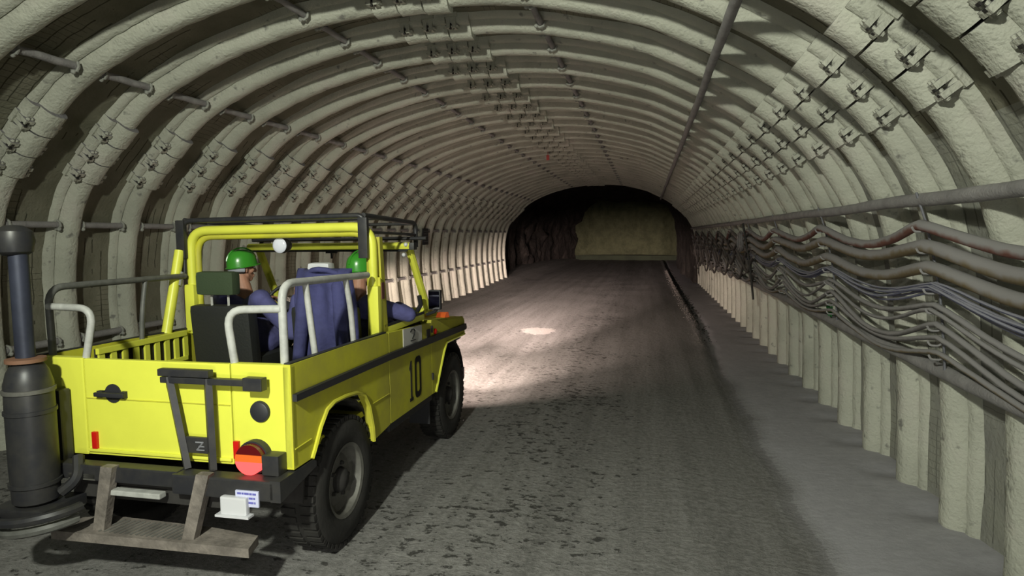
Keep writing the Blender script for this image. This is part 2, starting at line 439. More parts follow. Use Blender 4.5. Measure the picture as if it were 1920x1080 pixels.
# ------------------------------------------------------------------ steel ribs
SEC=[(0,-.17),(-.003,-.10),(-.010,-.040),(-.028,-.010),(-.055,0),(-.095,0),(-.124,-.006),(-.150,-.022),(-.174,-.055),(-.190,-.095),(-.198,-.113),(-.206,-.098),(-.245,-.104),(-.265,-.125),(-.285,-.17)]
def sec_off(d,wd=0): return [(y+(wd if y>-.1 else -wd),r+d) if r>-.16 else (y,r) for y,r in SEC]
jl0,jl1=S_(-5.48,2.47),S_(-4.98,3.03)
jc0,jc1=S_(-2.42,3.93),S_(-1.68,3.94)
jr0,jr1=S_(.955,3.14),S_(1.45,2.645)
def nice(k): 
    W=['first','second','third','fourth','fifth','sixth','seventh','eighth','ninth','tenth','eleventh','twelfth','thirteenth','fourteenth','fifteenth','sixteenth','seventeenth','eighteenth','nineteenth','twentieth','twenty-first','twenty-second','twenty-third','twenty-fourth','twenty-fifth','twenty-sixth','twenty-seventh','twenty-eighth','twenty-ninth','thirtieth','thirty-first']
    return W[k]
def clamp_mesh(bm,s,side=-1):
    """bolted shackle lug beside the flange: two sprayed lugs, strap, bolt ends and dark blocks for the shade in the holes"""
    p,t,n=at(s); T=Vector((t.x,0,t.y)); Nn=Vector((n.x,0,n.y)); Y=Vector((0,1,0))
    y0=-.215 if side<0 else .018
    c=Vector((p.x,y0-(.022 if side<0 else -.004),p.y))+Nn*-.035; T=T*1.45; Y=Y*1.35; Nn=Nn*1.15
    def lb(a0,a1,b0,b1,c0,c1,mi=0):
        vs=[]
        for aa in(a0,a1):
            for bb in(b0,b1):
                for cc in(c0,c1): vs.append(bm.verts.new(c+T*aa+Nn*bb+Y*cc))
        for q in((0,1,3,2),(4,6,7,5),(0,4,5,1),(2,3,7,6),(0,2,6,4),(1,5,7,3)): bm.faces.new([vs[i] for i in q]).material_index=mi
    lb(-.034,-.010,-.085,.020,-.034,.020); lb(.008,.032,-.08,.026,-.038,.020)
    lb(-.016,-.004,-.02,.0275,-.026,-.008,1); lb(.008,.020,-.02,.0275,-.026,-.008,1)  # dark blocks stand in for the shade inside the shackle holes
    lb(-.042,.042,-.10,-.065,-.048,.030)
    for q in(-.018,.010):
        tube(bm,[c+T*-.046+Nn*.004+Y*q,c+T*.046+Nn*.004+Y*q],.011,6,0)
    sphere(bm,c+T*.034+Nn*.004+Y*-.018,.018,u=8,v=5)
def make_rib():
    t=empty('steel_arch_rib')
    segs=[('leg',0,jl0+.02,1),('arch_segment',jl0+.02,jc1,2),('arch_segment',jc1,jr0+.01,3),('leg',jr1-.01,LEN,4)]
    for nm,a,b,sd in segs:
        bm=B(); 
        sweep(bm,a,b,SEC,seed=sd*7.3); link(nm,bm,M_SPRAY,t,angle=50)
    # three overlapping shackle plates at each joint
    for (a,b,dirn) in((jl0,jl1,1),(jc0,jc1,1),(jr0,jr1,1)):
        L=(b-a)/3
        for i in range(3):
            bm=B(); s0=a+L*i+.008; s1=a+L*(i+1)-.008
            o=.026+(.011*i if b is not jr1 else .011*(2-i))
            sweep(bm,s0,s1,sec_off(o,.012),jit=.003,seed=i*3+a,ds=.05); pl=link('joint_plate',bm,M_SPRAY,t,angle=50)
            for sd in(-1,1):
                bm=B(); clamp_mesh(bm,(s0+.05) if a!=jr0 else s1-.04,sd); link('shackle',bm,[M_SPRAY,M_DARK],pl,smooth=False)
    return t
proto=make_rib()
def dup_tree(o,parent=None):
    c=o.copy(); COL.objects.link(c); c.parent=parent
    for ch in list(o.children): dup_tree(ch,c)
    return c
def rib_label(i,k):
    if k==KMIN: return 'pale sprayed steel arch rib nearest the camera, just cropping into the corners of the view'
    if k==KMAX: return 'last pale steel arch rib, framing the dark mouth at the far end'
    return 'pale sprayed steel arch rib with bolted joints, %s in line counting from the camera'%nice(i)
for i,k in enumerate(range(KMIN,KMAX+1)):
    r=proto if i==0 else dup_tree(proto)
    r.location=(random.Random(k).uniform(-.006,.006),ry(k),0)
    tag(r,rib_label(i,k),'tunnel rib','steel arch ribs of the tunnel lining')

# ------------------------------------------------------------------ spacer tubes between ribs
rows_={'knee':('low on the left wall',S_(-5.78,.90),.036),'eye':('at eye level on the left wall',S_(-5.70,2.05),.032),'shoulder':('along the left shoulder of the vault',S_(-4.62,3.30),.032),'haunch':('left of the crown joints',S_(-3.0,3.85),.030),'crown':('right of the crown joints',S_(-1.03,3.905),.030)}
for key,(desc,s,r) in rows_.items():
    p,t,n=at(s); T=Vector((t.x,0,t.y)); Nn=Vector((n.x,0,n.y))
    base=Vector((p.x,0,p.y))+Nn*(-.060)
    e=empty('spacer_tube'); L=PITCH-.215
    bm=B(); tube(bm,[base+Vector((0,L*q/6,0))+Nn*.004*math.sin(q*2.1) for q in range(7)],r,10); link('tube',bm,M_PIPE,e)
    for y in(.03,L-.03):
        bm=B(); c=base+Vector((0,y,0))
        tube(bm,[c-T*.045-Nn*.01,c-T*.032+Nn*.030,c+Nn*.046,c+T*.032+Nn*.030,c+T*.045-Nn*.01],.012,6)
        sphere(bm,c+Nn*.035-T*.035,.021,u=8,v=6); link('bracket',bm,M_CLIP,e)
    for i,k in enumerate(range(KMIN,KMAX)):
        q=e if i==0 else dup_tree(e)
        q.location=(0,ry(k),0)
        tag(q,'grey spacer tube %s, after the %s rib'%(desc,nice(i)),'spacer tube','spacer tubes '+desc)

def long_pipe(s,off,r,name,label,cat,m=M_PIPE,sq=1,y1=None):
    p,t,n=at(s); bm=B(); pts=[]; y=ry(KMIN)-.6; i=0
    while y<(y1 or Y_END):
        w=Vector((noise.noise(Vector((y*.8,s,0)))*.010,0,noise.noise(Vector((y*.7,s,4)))*.012))
        pts.append(Vector((p.x+n.x*off,y,p.y+n.y*off))+w); y+=.12
    tube(bm,pts,[r*(1+.10*noise.noise(Vector((q.y*3,s,1)))) for q in pts],12,sq=sq)
    o=link(name,bm,m); return o
o=long_pipe(S_(.51,3.395),.036,.036,'roof_pipe','','')
tag(o,'long straight grey pipe hung under the ribs right of the crown','pipe')
o=long_pipe(S_(1.73,2.20),.030,.042,'ledge_pipe','','')
tag(o,'thick dust covered pipe running along the right wall above the cables','pipe')
o=long_pipe(S_(1.93,1.09),.030,.048,'ledge_pipe','','')
tag(o,'thick dust covered pipe running along the right wall below the cables','pipe')

# ------------------------------------------------------------------ cables on the right wall
HY=[4.45+2.3625*i for i in range(-2,10)]
def wallx(z,off):
    lo,hi=S_(1.0,3.1),LEN
    i=min(range(len(_raw)),key=lambda i:abs(_raw[i].y-z)+(0 if _raw[i].x>0 else 99))
    return _raw[i].x-off
def cable_pts(zh,off,sag,seed,y0=None,y1=None,wild=0):
    pts=[]; rnd=random.Random(seed); prev=None
    Y0=y0 if y0 is not None else HY[0]; Y1=y1 if y1 is not None else Y_END-.4
    sg=[sag*rnd.uniform(.85,1.2) for _ in HY]; dz=[rnd.uniform(-.012,.012) for _ in HY]+[0]
    for i in range(len(HY)-1):
        n=16
        far=max(0,(HY[i]-9)/12)
        for k in range(n):
            t=k/n; y=HY[i]+(HY[i+1]-HY[i])*t
            if y<Y0 or y>Y1: continue
            tt=(t+(seed*.37))%1 if wild>1.05 else t
            z=zh+dz[i]*(1-t)+dz[i+1]*t-sg[i]*(1+wild*far*1.3)*math.sin(PI*tt)**1.25
            z+=.012*noise.noise(Vector((y*1.5,seed,0)))*(1+3*far*wild)
            x=wallx(z,off)+.02*math.sin(PI*t)+.015*noise.noise(Vector((y*1.1,seed,7)))
            pts.append((x,y,z))
    return pts
def cable(name,r,m,zh,off,sag,seed,label,group=None,n=10,**k):
    bm=B(); tube(bm,cable_pts(zh,off,sag,seed,**k),r,n)
    return tag(link(name,bm,m),label,'cable',group)
cable('hose',.034,M_RED,2.035,.105,.125,1,'topmost sagging hose on the right wall, rust red underneath','cables slung along the right wall',wild=.5)
cable('hose',.043,M_OLV,1.90,.105,.11,2,'second thick sagging hose from the top on the right wall','cables slung along the right wall',wild=.5)
cable('hose',.041,M_OLV,1.77,.105,.115,3,'third thick sagging hose from the top, just above the thin blue cables','cables slung along the right wall',wild=.6)
rb=random.Random(5)
for i in range(7):
    cable('blue_cable',.0095,M_BLUE,1.655-.013*(i%4)+rb.uniform(-.004,.004),.085+.018*(i%3),.095+.012*i*rb.uniform(.6,1.2),20+i,'thin bluish cable in the tied bundle of seven below the thick hoses','thin blue cables in the bundle',n=6,wild=.8)
cable('cable',.019,M_GREY,1.53,.10,.16,40,'upper of two grey cables hanging close below the blue bundle','cables slung along the right wall',wild=.9)
cable('cable',.014,M_GREY,1.515,.13,.21,41,'lower of two grey cables hanging close below the blue bundle','cables slung along the right wall',wild=.9)
cable('cable',.019,M_GREY,1.41,.10,.23,42,'grey cable in the middle of the lower group, deepest sag','cables slung along the right wall',wild=1)
cable('cable',.017,M_GREY,1.325,.10,.17,43,'grey cable second from the bottom on the right wall','cables slung along the right wall',wild=1)
cable('cable',.017,M_OLV,1.225,.10,.12,44,'lowest cable on the right wall, hanging just above the lower pipe','cables slung along the right wall',wild=1)
labs=['tangled dark cable looping along the far right wall, uppermost','tangled dark cable looping along the far right wall, under the uppermost','tangled dark cable looping along the far right wall, at middle height','tangled dark cable looping along the far right wall, next above the lowest','tangled dark cable looping lowest on the far right wall']
M_DARKC=cable_mat('dark_cable',(.06,.052,.048),(.17,.15,.14))
for i in range(5):
    cable('tangled_cable',.024,M_DARKC,2.02-.12*i,.14+.02*(i%2),.13+.04*i,60+i,labs[i],'tangled cables at the far end',n=7,y0=11.0,wild=1.1)
# hangers
for i,y in enumerate(HY[1:-1]):
    e=empty('cable_hanger',(0,y,0))
    bm=B(); pts=[(wallx(z,.055),.03,z) for z in(2.24,2.05,1.8,1.6,1.4,1.2,1.08)]
    tube(bm,pts,.014,6,sq=.5); link('strap',bm,mat('dusty_strap',(.23,.23,.26),.7,var=.3,vscale=10),e)
    for z in(2.035,1.90,1.77,1.645,1.52,1.41,1.315,1.225):
        bm=B(); x=wallx(z,.06)
        tube(bm,smoothpath([(x,.02,z-.005),(x-.02,.0,z-.042),(x-.08,-.0,z-.040),(x-.095,0,z-.01)],.03,4),.007,6); link('hook',bm,M_PIPE,e)
    lab='narrow steel strap with hooks carrying the cables, %s hanger from the camera'%nice(i)
    tag(e,lab,'cable hanger','cable hangers on the right wall')
# coil of spare cable hung on the wall
bm=B(); rc=random.Random(9)
cc=Vector((wallx(1.86,.16),12.25,1.84))
for j in range(9):
    R=.13+.016*(j%4)+rc.uniform(-.008,.008); ph=rc.uniform(0,6)
    pts=[cc+Vector((rc.uniform(-.004,.004)+.022*(j//3)-.03,math.cos(a)*R*1.15,math.sin(a)*R+.01*math.sin(3*a+ph))) for a in [2*PI*q/28 for q in range(28)]]
    tube(bm,pts,.013,6,closed=True)
tag(link('cable_coil',bm,M_CAB),'round coil of spare cable hung among the cables on the right wall','cable coil')
# dark upright pole next to the coil
bm=B(); tube(bm,[(wallx(2.1,.17),11.45,2.16),(wallx(1.5,.17),11.45,1.5),(wallx(1.0,.14),11.45,.86)],.018,8)
tag(link('upright_bar',bm,M_DARK),'thin dark upright bar in front of the cables beside the coil','bar')

# small things on the lining
M_SIGN=mat('dark_sign_face',(.02,.022,.026),.4); M_SIGNL=mat('sign_lines',(.16,.17,.18),.5)
e=empty('wall_sign',(-5.60,15.62,1.91)); bm=B(); box(bm,(-.012,-.20,-.21),(.012,.20,.21),bev=.006); link('panel',bm,M_SIGN,e)
bm=B()
for j in range(5): box(bm,(.0125,-.15,.13-.065*j),(.016,.15-.04*(j%2),.145-.065*j))
link('lettering',bm,M_SIGNL,e); tag(e,'small dark rectangular sign plate on a rib of the left wall','sign')
bm=B(); box(bm,(-2.40,15.28,3.74),(-2.33,15.30,3.86),bev=.004); box(bm,(-2.37,15.285,3.86),(-2.36,15.295,3.96))
tag(link('red_tag',bm,mat('red_tag',(.45,.03,.02),.5)),'small red marker tag hanging under the roof ribs','tag')
bm=B(); rg=random.Random(2)
g=bmesh.ops.create_grid(bm,x_segments=10,y_segments=10,size=.09)
for v in g['verts']:
    a,b_=v.co.x,v.co.y; v.co=Vector((wallx(1.16,.05)+.03*noise.noise(Vector((a*30,b_*30,0))),7.1+a*(1+b_*4)+b_*.25,1.165+b_*.75+.02*noise.noise(Vector((a*20,3,1)))))
bmesh.ops.solidify(bm,geom=bm.faces[:],thickness=.004)
tag(link('green_rag',bm,mat('green_cloth',(.02,.16,.035),.8)),'scrap of green cloth stuck between the low cables and the wall','rag')

# ------------------------------------------------------------------ dark rock chamber beyond the lined section
def rock(name,path,z0,z1,m,label,bulge=.0,seed=0,thick=.5,amp=.18,lean=None,top=None):
    """wall swept along an x-y path, curving inwards towards the roof"""
    bm=B(); nz=26; rows=[]
    P=[Vector(p) for p in path]; Q=[P[0]]
    for a,b in zip(P,P[1:]):
        n=max(1,int((b-a).length/.22))
        for i in range(1,n+1): Q.append(a.lerp(b,i/n))
    for i,q in enumerate(Q):
        t=(Q[min(i+1,len(Q)-1)]-Q[max(i-1,0)]).normalized(); nn=Vector((t.y,-t.x))
        row=[]
        for k in range(nz+1):
            f=k/nz; z=z0+(z1-z0)*math.sin(f*PI/2)**.9
            inn=(lean or 0)*(1-math.cos(f*PI/2))**1.5-bulge*math.sin(f*PI)
            d=amp*noise.noise(Vector((q.x*.9+seed,q.y*.9,z*1.1)))+amp*.4*noise.noise(Vector((q.x*3+seed,q.y*3,z*3)))
            w=q+nn*(inn+d); row.append(bm.verts.new((w.x,w.y,z)))
        rows.append(row)
    for i in range(len(Q)-1):
        for k in range(nz): bm.faces.new((rows[i][k],rows[i][k+1],rows[i+1][k+1],rows[i+1][k]))
    bmesh.ops.solidify(bm,geom=bm.faces[:],thickness=.12)
    o=link(name,bm,m,angle=60); return struct(o,label)
rock('wall_left_rock',[(-6.1,25.6),(-6.3,27.5),(-6.55,29.5),(-6.75,33.0)],-.2,4.3,M_ROCKD,'rounded dusty rock wall just past the last rib on the left',lean=2.6,bulge=.25,seed=1)
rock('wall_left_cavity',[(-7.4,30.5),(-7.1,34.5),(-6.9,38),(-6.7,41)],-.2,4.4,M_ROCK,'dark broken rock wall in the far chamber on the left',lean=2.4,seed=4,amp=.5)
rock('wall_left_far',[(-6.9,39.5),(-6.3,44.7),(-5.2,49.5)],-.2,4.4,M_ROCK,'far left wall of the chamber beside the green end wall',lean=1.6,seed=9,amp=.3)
rock('wall_right_rock',[(2.0,44.),(1.75,38),(1.72,32),(1.90,27.5),(2.05,25.4)],-.2,4.2,M_ROCKD,'dusty rock wall past the last rib on the right',lean=1.5,seed=6,amp=.14)
rock('wall_end',[(-5.4,48.6),(-4.2,49.8),(-2.5,50.6),(-.5,50.9),(1.2,50.4),(2.6,48.6)],.35,5.0,M_GREENW,'green sprayed end wall closing the far chamber',lean=.9,seed=11,amp=.10)
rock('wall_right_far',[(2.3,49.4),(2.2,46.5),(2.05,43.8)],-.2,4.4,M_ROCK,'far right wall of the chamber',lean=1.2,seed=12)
bm=B(); box(bm,(-6.2,48.9,-.2),(2.6,51.6,.36),bev=.05)
struct(link('trim_1',bm,mat('dark_green_kerb',(.035,.045,.025),.9,var=.3,vscale=2),angle=30),'low kerb at the foot of the green end wall')
bm=B(); rows=[]
for i in range(60):
    y=Y_END-.15+i*.45; row=[]
    for j in range(40):
        a=PI*j/39; x=-2.2-math.cos(a)*5.0; z=3.55+.95*math.sin(a)+.25*noise.noise(Vector((x*.7,y*.7,1)))
        row.append(bm.verts.new((x,y,z)))
    rows.append(row)
for i in range(59):
    for j in range(39): bm.faces.new((rows[i][j],rows[i+1][j],rows[i+1][j+1],rows[i][j+1]))
bmesh.ops.solidify(bm,geom=bm.faces[:],thickness=.15)
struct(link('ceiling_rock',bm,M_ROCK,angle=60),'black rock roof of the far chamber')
bm=B()  # shell added outside the chamber so world light cannot leak in
for f in(((-9,25.5,-.5),(-9,53,-.5),(-9,53,6.5),(-9,25.5,6.5)),((4.2,25.5,-.5),(4.2,53,-.5),(4.2,53,6.5),(4.2,25.5,6.5)),((-9,53,-.5),(4.2,53,-.5),(4.2,53,6.5),(-9,53,6.5)),((-9,25.5,6.5),(4.2,25.5,6.5),(4.2,53,6.5),(-9,53,6.5)),
  ((-9,25.5,4.4),(4.2,25.5,4.4),(4.2,25.5,6.5),(-9,25.5,6.5)),((-9,25.5,-.5),(-6.0,25.5,-.5),(-6.0,25.5,4.4),(-9,25.5,4.4)),((2.3,25.5,-.5),(4.2,25.5,-.5),(4.2,25.5,4.4),(2.3,25.5,4.4))):
    bm.faces.new([bm.verts.new(p) for p in f])
bmesh.ops.solidify(bm,geom=bm.faces[:],thickness=.1)
struct(link('wall_light_seal',bm,M_ROCK,smooth=False),'unseen rock shell added around the far chamber to shut out stray light')
#@@CAR
# ------------------------------------------------------------------ the yellow pickup
M_YEL=mat('yellow_paint',(.74,.75,.085),.38,var=.06,vscale=3,spec=.4)
M_YELD=mat('duller_yellow_paint',(.58,.56,.04),.55,var=.30,vscale=2.2,col2=(.45,.42,.06),spec=.3)  # darker, browner yellow for the sides, doors, bonnet and bed
M_BLK=mat('black_rubber_trim',(.022,.022,.026),.55)
M_BMET=mat('black_steel',(.028,.028,.033),.42,.2,var=.4,vscale=8,col2=(.045,.043,.042))
M_UNDER=mat('dirty_underbody',(.035,.032,.030),.9,var=.4,vscale=6)
M_TYRE=mat('dusty_tyre',(.024,.022,.020),.9,var=.45,vscale=7,bump=.3,bscale=40)
M_RIM=mat('dusty_grey_rim',(.15,.145,.13),.6,.2,var=.35,vscale=9)
M_RAIL=mat('worn_grey_rail_paint',(.46,.46,.44),.5,var=.25,vscale=12)
M_RAILD=mat('worn_dark_rail_paint',(.13,.13,.12),.5,var=.3,vscale=12)
M_SEAT=mat('black_seat_vinyl',(.018,.019,.019),.6,bump=.2,bscale=60)
M_OLIVE=mat('olive_headrest_cover',(.035,.055,.025),.85,bump=.3,bscale=80)
M_WHITE=mat('white_plastic',(.58,.58,.61),.35)
M_REDL=mat('red_reflector',(.55,.012,.008),.25)
M_DRED=mat('dark_red_lens',(.10,.006,.008),.15)
M_AMB=mat('amber_lens',(.70,.13,.01),.2)
M_AMBE=mat('amber_lens_lit',(.6,.12,.02),.2,emit=(1,.15,.03),es=.22)
M_LIT=mat('lit_red_lens',(.7,.02,.02),.2,emit=(1,.075,.07),es=2.2)
M_STEP=mat('worn_brown_step',(.23,.20,.175),.8,var=.45,vscale=9,bump=.5,bscale=40)
M_PLATE=mat('pale_blue_plate',(.55,.56,.75),.4); M_PLT=mat('plate_blue_print',(.12,.12,.42),.5)
M_LAMPG=mat('work_lamp_glass',(.66,.67,.76),.15,emit=(.9,.92,1),es=.06)
M_PAPER=mat('white_sign_plate',(.62,.61,.58),.5); M_INK=mat('black_ink',(.015,.015,.015),.5)
M_BRIGHT=mat('headlamp_glass',(.9,.9,.85),.1,emit=(1,.85,.72),es=1)
M_MIRR=mat('mirror_glass',(.75,.76,.8),.04,1.0)

car=empty('pickup_truck',(CX,CY,0)); car.rotation_euler=(0,-ROLL,-YAW)
tag(car,'open yellow off-road pickup numbered 10 driving away on the left of the roadway','pickup truck')
def P(name,bm,m,parent=car,**k): return link(name,bm,m,parent,**k)
WB=2.22
# body sides
def arch(u0,z0,u1,z1,top,n=8): return []
sideR=[(-.655,.70),(-.655,1.275),(.0,1.268),(.640,1.248),(.640,.565),(.345,.535),(.335,.64),(.285,.80),(.215,.895),(.10,.938),(-.05,.955),(-.20,.957),(-.29,.930),(-.37,.85),(-.44,.745),(-.475,.70)]
for s in(1,-1):
    bm=B(); prism(bm,sideR,0,.785*s,.83*s); o=P('body_side',bm,M_YELD,smooth=False)
    lip=[(q[0],q[1]) for q in sideR[5:]]
    bm=B(); tube(bm,[(.834*s,a,b) for a,b in lip],.014,6); P('arch_lip',bm,M_YELD,o)
    bm=B(); box(bm,(.79*s,-.65,1.268),(.825*s,.62,1.282)); 
    for v in bm.verts:
        v.co.z-= .02*max(0,(v.co.y+.65)/1.27)
    P('edge_strip',bm,M_BLK,o)
    bm=B(); tube(bm,[(.833*s,-.64,.81),(.833*s,-.475,.815)],.004,4); P('crease',bm,M_YELD,o); bm=B(); tube(bm,[(.833*s,.34,.80),(.833*s,.63,.80)],.004,4); P('crease',bm,M_YELD,o)
# rub strips
for s in(1,-1):
    bm=B(); prism(bm,[(-.645,1.074),(-.645,1.112),(.65,1.10),(2.58,1.052),(2.60,1.01),(2.58,.992),(.65,1.052)],0,.828*s,.856*s); P('rub_strip',bm,M_BLK)
# rear wheel arch liners and bed floor
bm=B(); box(bm,(-.78,-.62,.72),(.78,.62,.76)); P('bed_floor',bm,M_YELD)
for s in(1,-1):
    for uc in(-.05,WB):
        bm=B()
        arc=[(uc+.47*math.cos(a),.45+.48*math.sin(a)) for a in [PI*k/12 for k in range(13)]]
        arc2=[(uc+.455*math.cos(a),.45+.465*math.sin(a)) for a in [PI*k/12 for k in range(12,-1,-1)]]
        prism(bm,arc+arc2,0,.42*s,.79*s)
        P('wheel_arch_liner',bm,M_UNDER,smooth=False)
# tailgate and corner posts
bm=B(); box(bm,(-.49,-.655,.705),(.462,-.62,1.268),bev=.006); tg=P('tailgate',bm,M_YEL,smooth=False)
bm=B(); box(bm,(-.485,-.66,1.036),(.457,-.654,1.041)); P('crease',bm,M_YELD,tg)
bm=B(); box(bm,(-.485,-.67,.725),(.457,-.65,.742),bev=.004); P('lower_fold',bm,M_YEL,tg)
bm=B(); box(bm,(-.40,-.695,1.056),(-.20,-.675,1.082),bev=.008); box(bm,(-.39,-.68,1.05),(-.355,-.65,1.088)); box(bm,(-.235,-.68,1.05),(-.205,-.65,1.088)); lathe(bm,[(-.66,.055),(-.655,.055)],1,(-.30,0,1.072),20); P('handle',bm,M_BLK,tg)
for a in(-.437,.490):
    bm=B(); box(bm,(a-.017,-.672,.742),(a+.017,-.652,.842),bev=.004); P('reflector',bm,M_REDL,tg if a<0 else car)
for s in(1,-1):
    a,b_=(.468,.83) if s>0 else (-.83,-.496)
    bm=B(); box(bm,(a,-.655,.70),(b_,-.60,1.272),bev=.012); P('rear_corner_panel',bm,M_YEL,smooth=False)
bm=B(); lathe(bm,[(-.668,.052),(-.672,.047),(-.672,.0)],1,(.641,0,1.013),24); lathe(bm,[(-.655,.06),(-.668,.056),(-.668,.05)],1,(.641,0,1.013),24); P('filler_cap',bm,M_BLK)
# tail lamp in three bands
tl=empty('tail_lamp'); tl.parent=car
def disc_band(z0,z1,R,cx,cz,y0,y1,m,name):
    bm=B(); pts=[]
    a0=math.asin(max(-1,min(1,(z0-cz)/R))); a1=math.asin(max(-1,min(1,(z1-cz)/R)))
    for k in range(9): a=a0+(a1-a0)*k/8; pts.append((cx+R*math.cos(a),cz+R*math.sin(a)))
    for k in range(9): a=a1+(a0-a1)*k/8; pts.append((cx-R*math.cos(a),cz+R*math.sin(a)))
    q=[pts[0]]
    for p_ in pts[1:]:
        if (Vector(p_)-Vector(q[-1])).length>1e-4: q.append(p_)
    if (Vector(q[0])-Vector(q[-1])).length<1e-4: q.pop()
    prism(bm,q,1,y0,y1); P(name,bm,m,tl,smooth=False)
disc_band(.796,.850,.082,.612,.768,-.735,-.68,M_DRED,'dark_lens')
disc_band(.757,.795,.082,.612,.768,-.737,-.68,M_AMBE,'amber_lens')
disc_band(.687,.756,.082,.612,.768,-.739,-.68,M_LIT,'lit_lens')
bm=B(); lathe(bm,[(-.70,.092),(-.655,.092)],1,(.612,0,.768),24); P('lamp_housing',bm,M_BLK,tl)
bm=B(); box(bm,(.69,-.74,.69),(.79,-.655,.80),bev=.01); P('lamp_guard',bm,M_BMET,tl)
# rear bumper
bm=B(); box(bm,(.18,-.80,.575),(.80,-.70,.685),bev=.012); box(bm,(-.80,-.78,.60),(.20,-.70,.69),bev=.01)
bp_=P('rear_bumper',bm,M_BMET,smooth=False)
bm=B(); prism(bm,[(-.80,.575),(-.80,.690),(-.47,.690),(-.43,.675),(-.43,.640)],0,.775,.835); P('bumper_end',bm,M_BMET,smooth=False)
bm=B(); box(bm,(.577,-.812,.545),(.713,-.80,.632),bev=.004); pl=P('number_plate',bm,M_PLATE)
bm=B()
for r0 in range(3):
    x=.59
    for w_ in((.022,.012,.026,.014,.02),(.012,.03,.014,.022,.01),(.026,.016,.012,.028,.008))[r0]:
        box(bm,(x,-.814,.612-.024*r0),(x+w_,-.811,.622-.024*r0)); x+=w_+.004
P('lettering',bm,M_PLT,pl)
bm=B(); box(bm,(.50,-.835,.505),(.655,-.80,.60),bev=.01); box(bm,(.478,-.85,.495),(.675,-.80,.507)); P('plate_lamp',bm,M_WHITE,smooth=False)
# tailgate ladder frame
lf=empty('folded_ladder_frame'); lf.parent=car
for nm,(a,b_) in {'top_bar':((.075,-.74,1.205),(.392,-.695,1.245)),'long_bar':((.08,-.73,1.165),(.64,-.69,1.200)),'end_block':((.60,-.745,1.145),(.712,-.69,1.215)),'cross_plate':((.20,-.71,.775),(.37,-.69,.865))}.items():
    bm=B(); box(bm,a,b_,bev=.006); P(nm,bm,M_BMET,lf,smooth=False)
for p0,p1 in(((.125,1.20),(.215,.69)),((.37,1.20),(.375,.69))):
    bm=B(); tube(bm,[(p0[0],-.715,p0[1]),(p1[0],-.715,p1[1])],.026,4,sq=.8); P('leg',bm,M_BMET,lf,smooth=False)
bm=B(); box(bm,(.275,-.7125,.792),(.325,-.709,.798)); box(bm,(.29,-.7125,.812),(.325,-.709,.818)); box(bm,(.27,-.7125,.835),(.32,-.709,.842)); tube(bm,[(.318,-.711,.84),(.296,-.711,.815),(.278,-.711,.795)],.004,4)
P('plate_marking',bm,mat('grey_marking',(.22,.22,.24),.5),lf)
# chassis under the tail, tow bar, hanging step
bm=B()
for s in(-.42,.42): box(bm,(s-.04,-.70,.50),(s+.04,2.4,.60))
box(bm,(-.55,-.72,.48),(.45,-.62,.60)); box(bm,(-.70,.5,.52),(.70,1.6,.60))
ch=P('chassis_frame',bm,M_UNDER,smooth=False)
for u in(0,WB):
    bm=B(); tube(bm,[(-.68,u,.40),(.68,u,.40)],.045,10); P('axle',bm,M_UNDER)
    bm=B(); sphere(bm,(.12,u,.40),.13,sc=(1,.9,1)); P('differential',bm,M_UNDER)
bm=B(); tube(bm,[(-.25,.1,.40),(-.2,1.0,.46),(-.2,WB,.42)],.03,8); P('drive_shaft',bm,M_UNDER)
bm=B(); box(bm,(-.50,-.60,.42),(-.05,-.30,.62),bev=.03); P('fuel_tank',bm,M_UNDER)
bm=B(); box(bm,(-.22,-.80,.535),(.10,-.75,.565),bev=.006); P('tow_bar',bm,M_RAIL,smooth=False)
bm=B(); box(bm,(-.52,-.78,.60),(-.33,-.71,.645),bev=.008); P('grey_fitting',bm,M_RIM)
st=empty('hanging_step'); st.parent=car
for p0,p1 in(((-.22,-.745,.70),(-.30,-.80,.345)),((.385,-.745,.70),(.275,-.80,.345))):
    bm=B(); prism(bm,[(p0[0]-.038,.70),(p0[0]+.038,.70),(p1[0]+.036,.33),(p1[0]-.036,.33)],1,-.815,-.765); P('step_arm',bm,M_STEP,st,smooth=False)
bm=B(); prism(bm,[(-.56,-.87),(.665,-.845),(.625,-.70),(.30,-.66),(-.38,-.64),(-.60,-.72)],2,.285,.335); P('step_board',bm,M_STEP,st,smooth=False)
bm=B()
for i in range(16): x=-.28+.034*i; tube(bm,[(x,-.83,.337),(x+.03,-.68,.337)],.006,4)
P('tread_ridges',bm,M_RIM,st)
# black upright cylinder unit on the left rear corner
ex=empty('exhaust_unit'); ex.parent=car
C0=(-.625,-.88)
bm=B(); lathe(bm,[(.50,.08),(.52,.112),(.70,.117),(1.00,.117),(1.17,.115),(1.24,.098),(1.285,.07),(1.30,.045)],2,(C0[0],C0[1],0),28); P('cylinder',bm,M_BMET,ex)
for z in(.62,1.02,1.135):
    bm=B(); lathe(bm,[(z-.012,.117),(z-.01,.124),(z+.01,.124),(z+.012,.117)],2,(C0[0],C0[1],0),28); P('band',bm,M_RIM if z>1.1 else M_BMET,ex)
bm=B(); tube(bm,[(-.632,-.88,1.28),(-.632,-.88,1.9)],.047,18); P('stack_pipe',bm,mat('blued_steel',(.05,.055,.085),.45,.4,var=.3,vscale=5),ex)
bm=B(); lathe(bm,[(1.87,.056),(1.89,.082),(1.95,.094),(2.00,.085),(2.03,.045),(2.035,.0)],2,(-.650,-.88,0),24); P('stack_cap',bm,M_BMET,ex)
bm=B(); lathe(bm,[(1.285,.06),(1.29,.095),(1.31,.095),(1.315,.06)],2,(-.632,-.88,0),20); P('clamp_ring',bm,mat('rusty_clamp',(.20,.10,.06),.7),ex)
bm=B(); box(bm,(-.84,-.74,.68),(-.585,-.668,1.095),bev=.01); P('mounting_bracket',bm,M_BMET,ex,smooth=False)
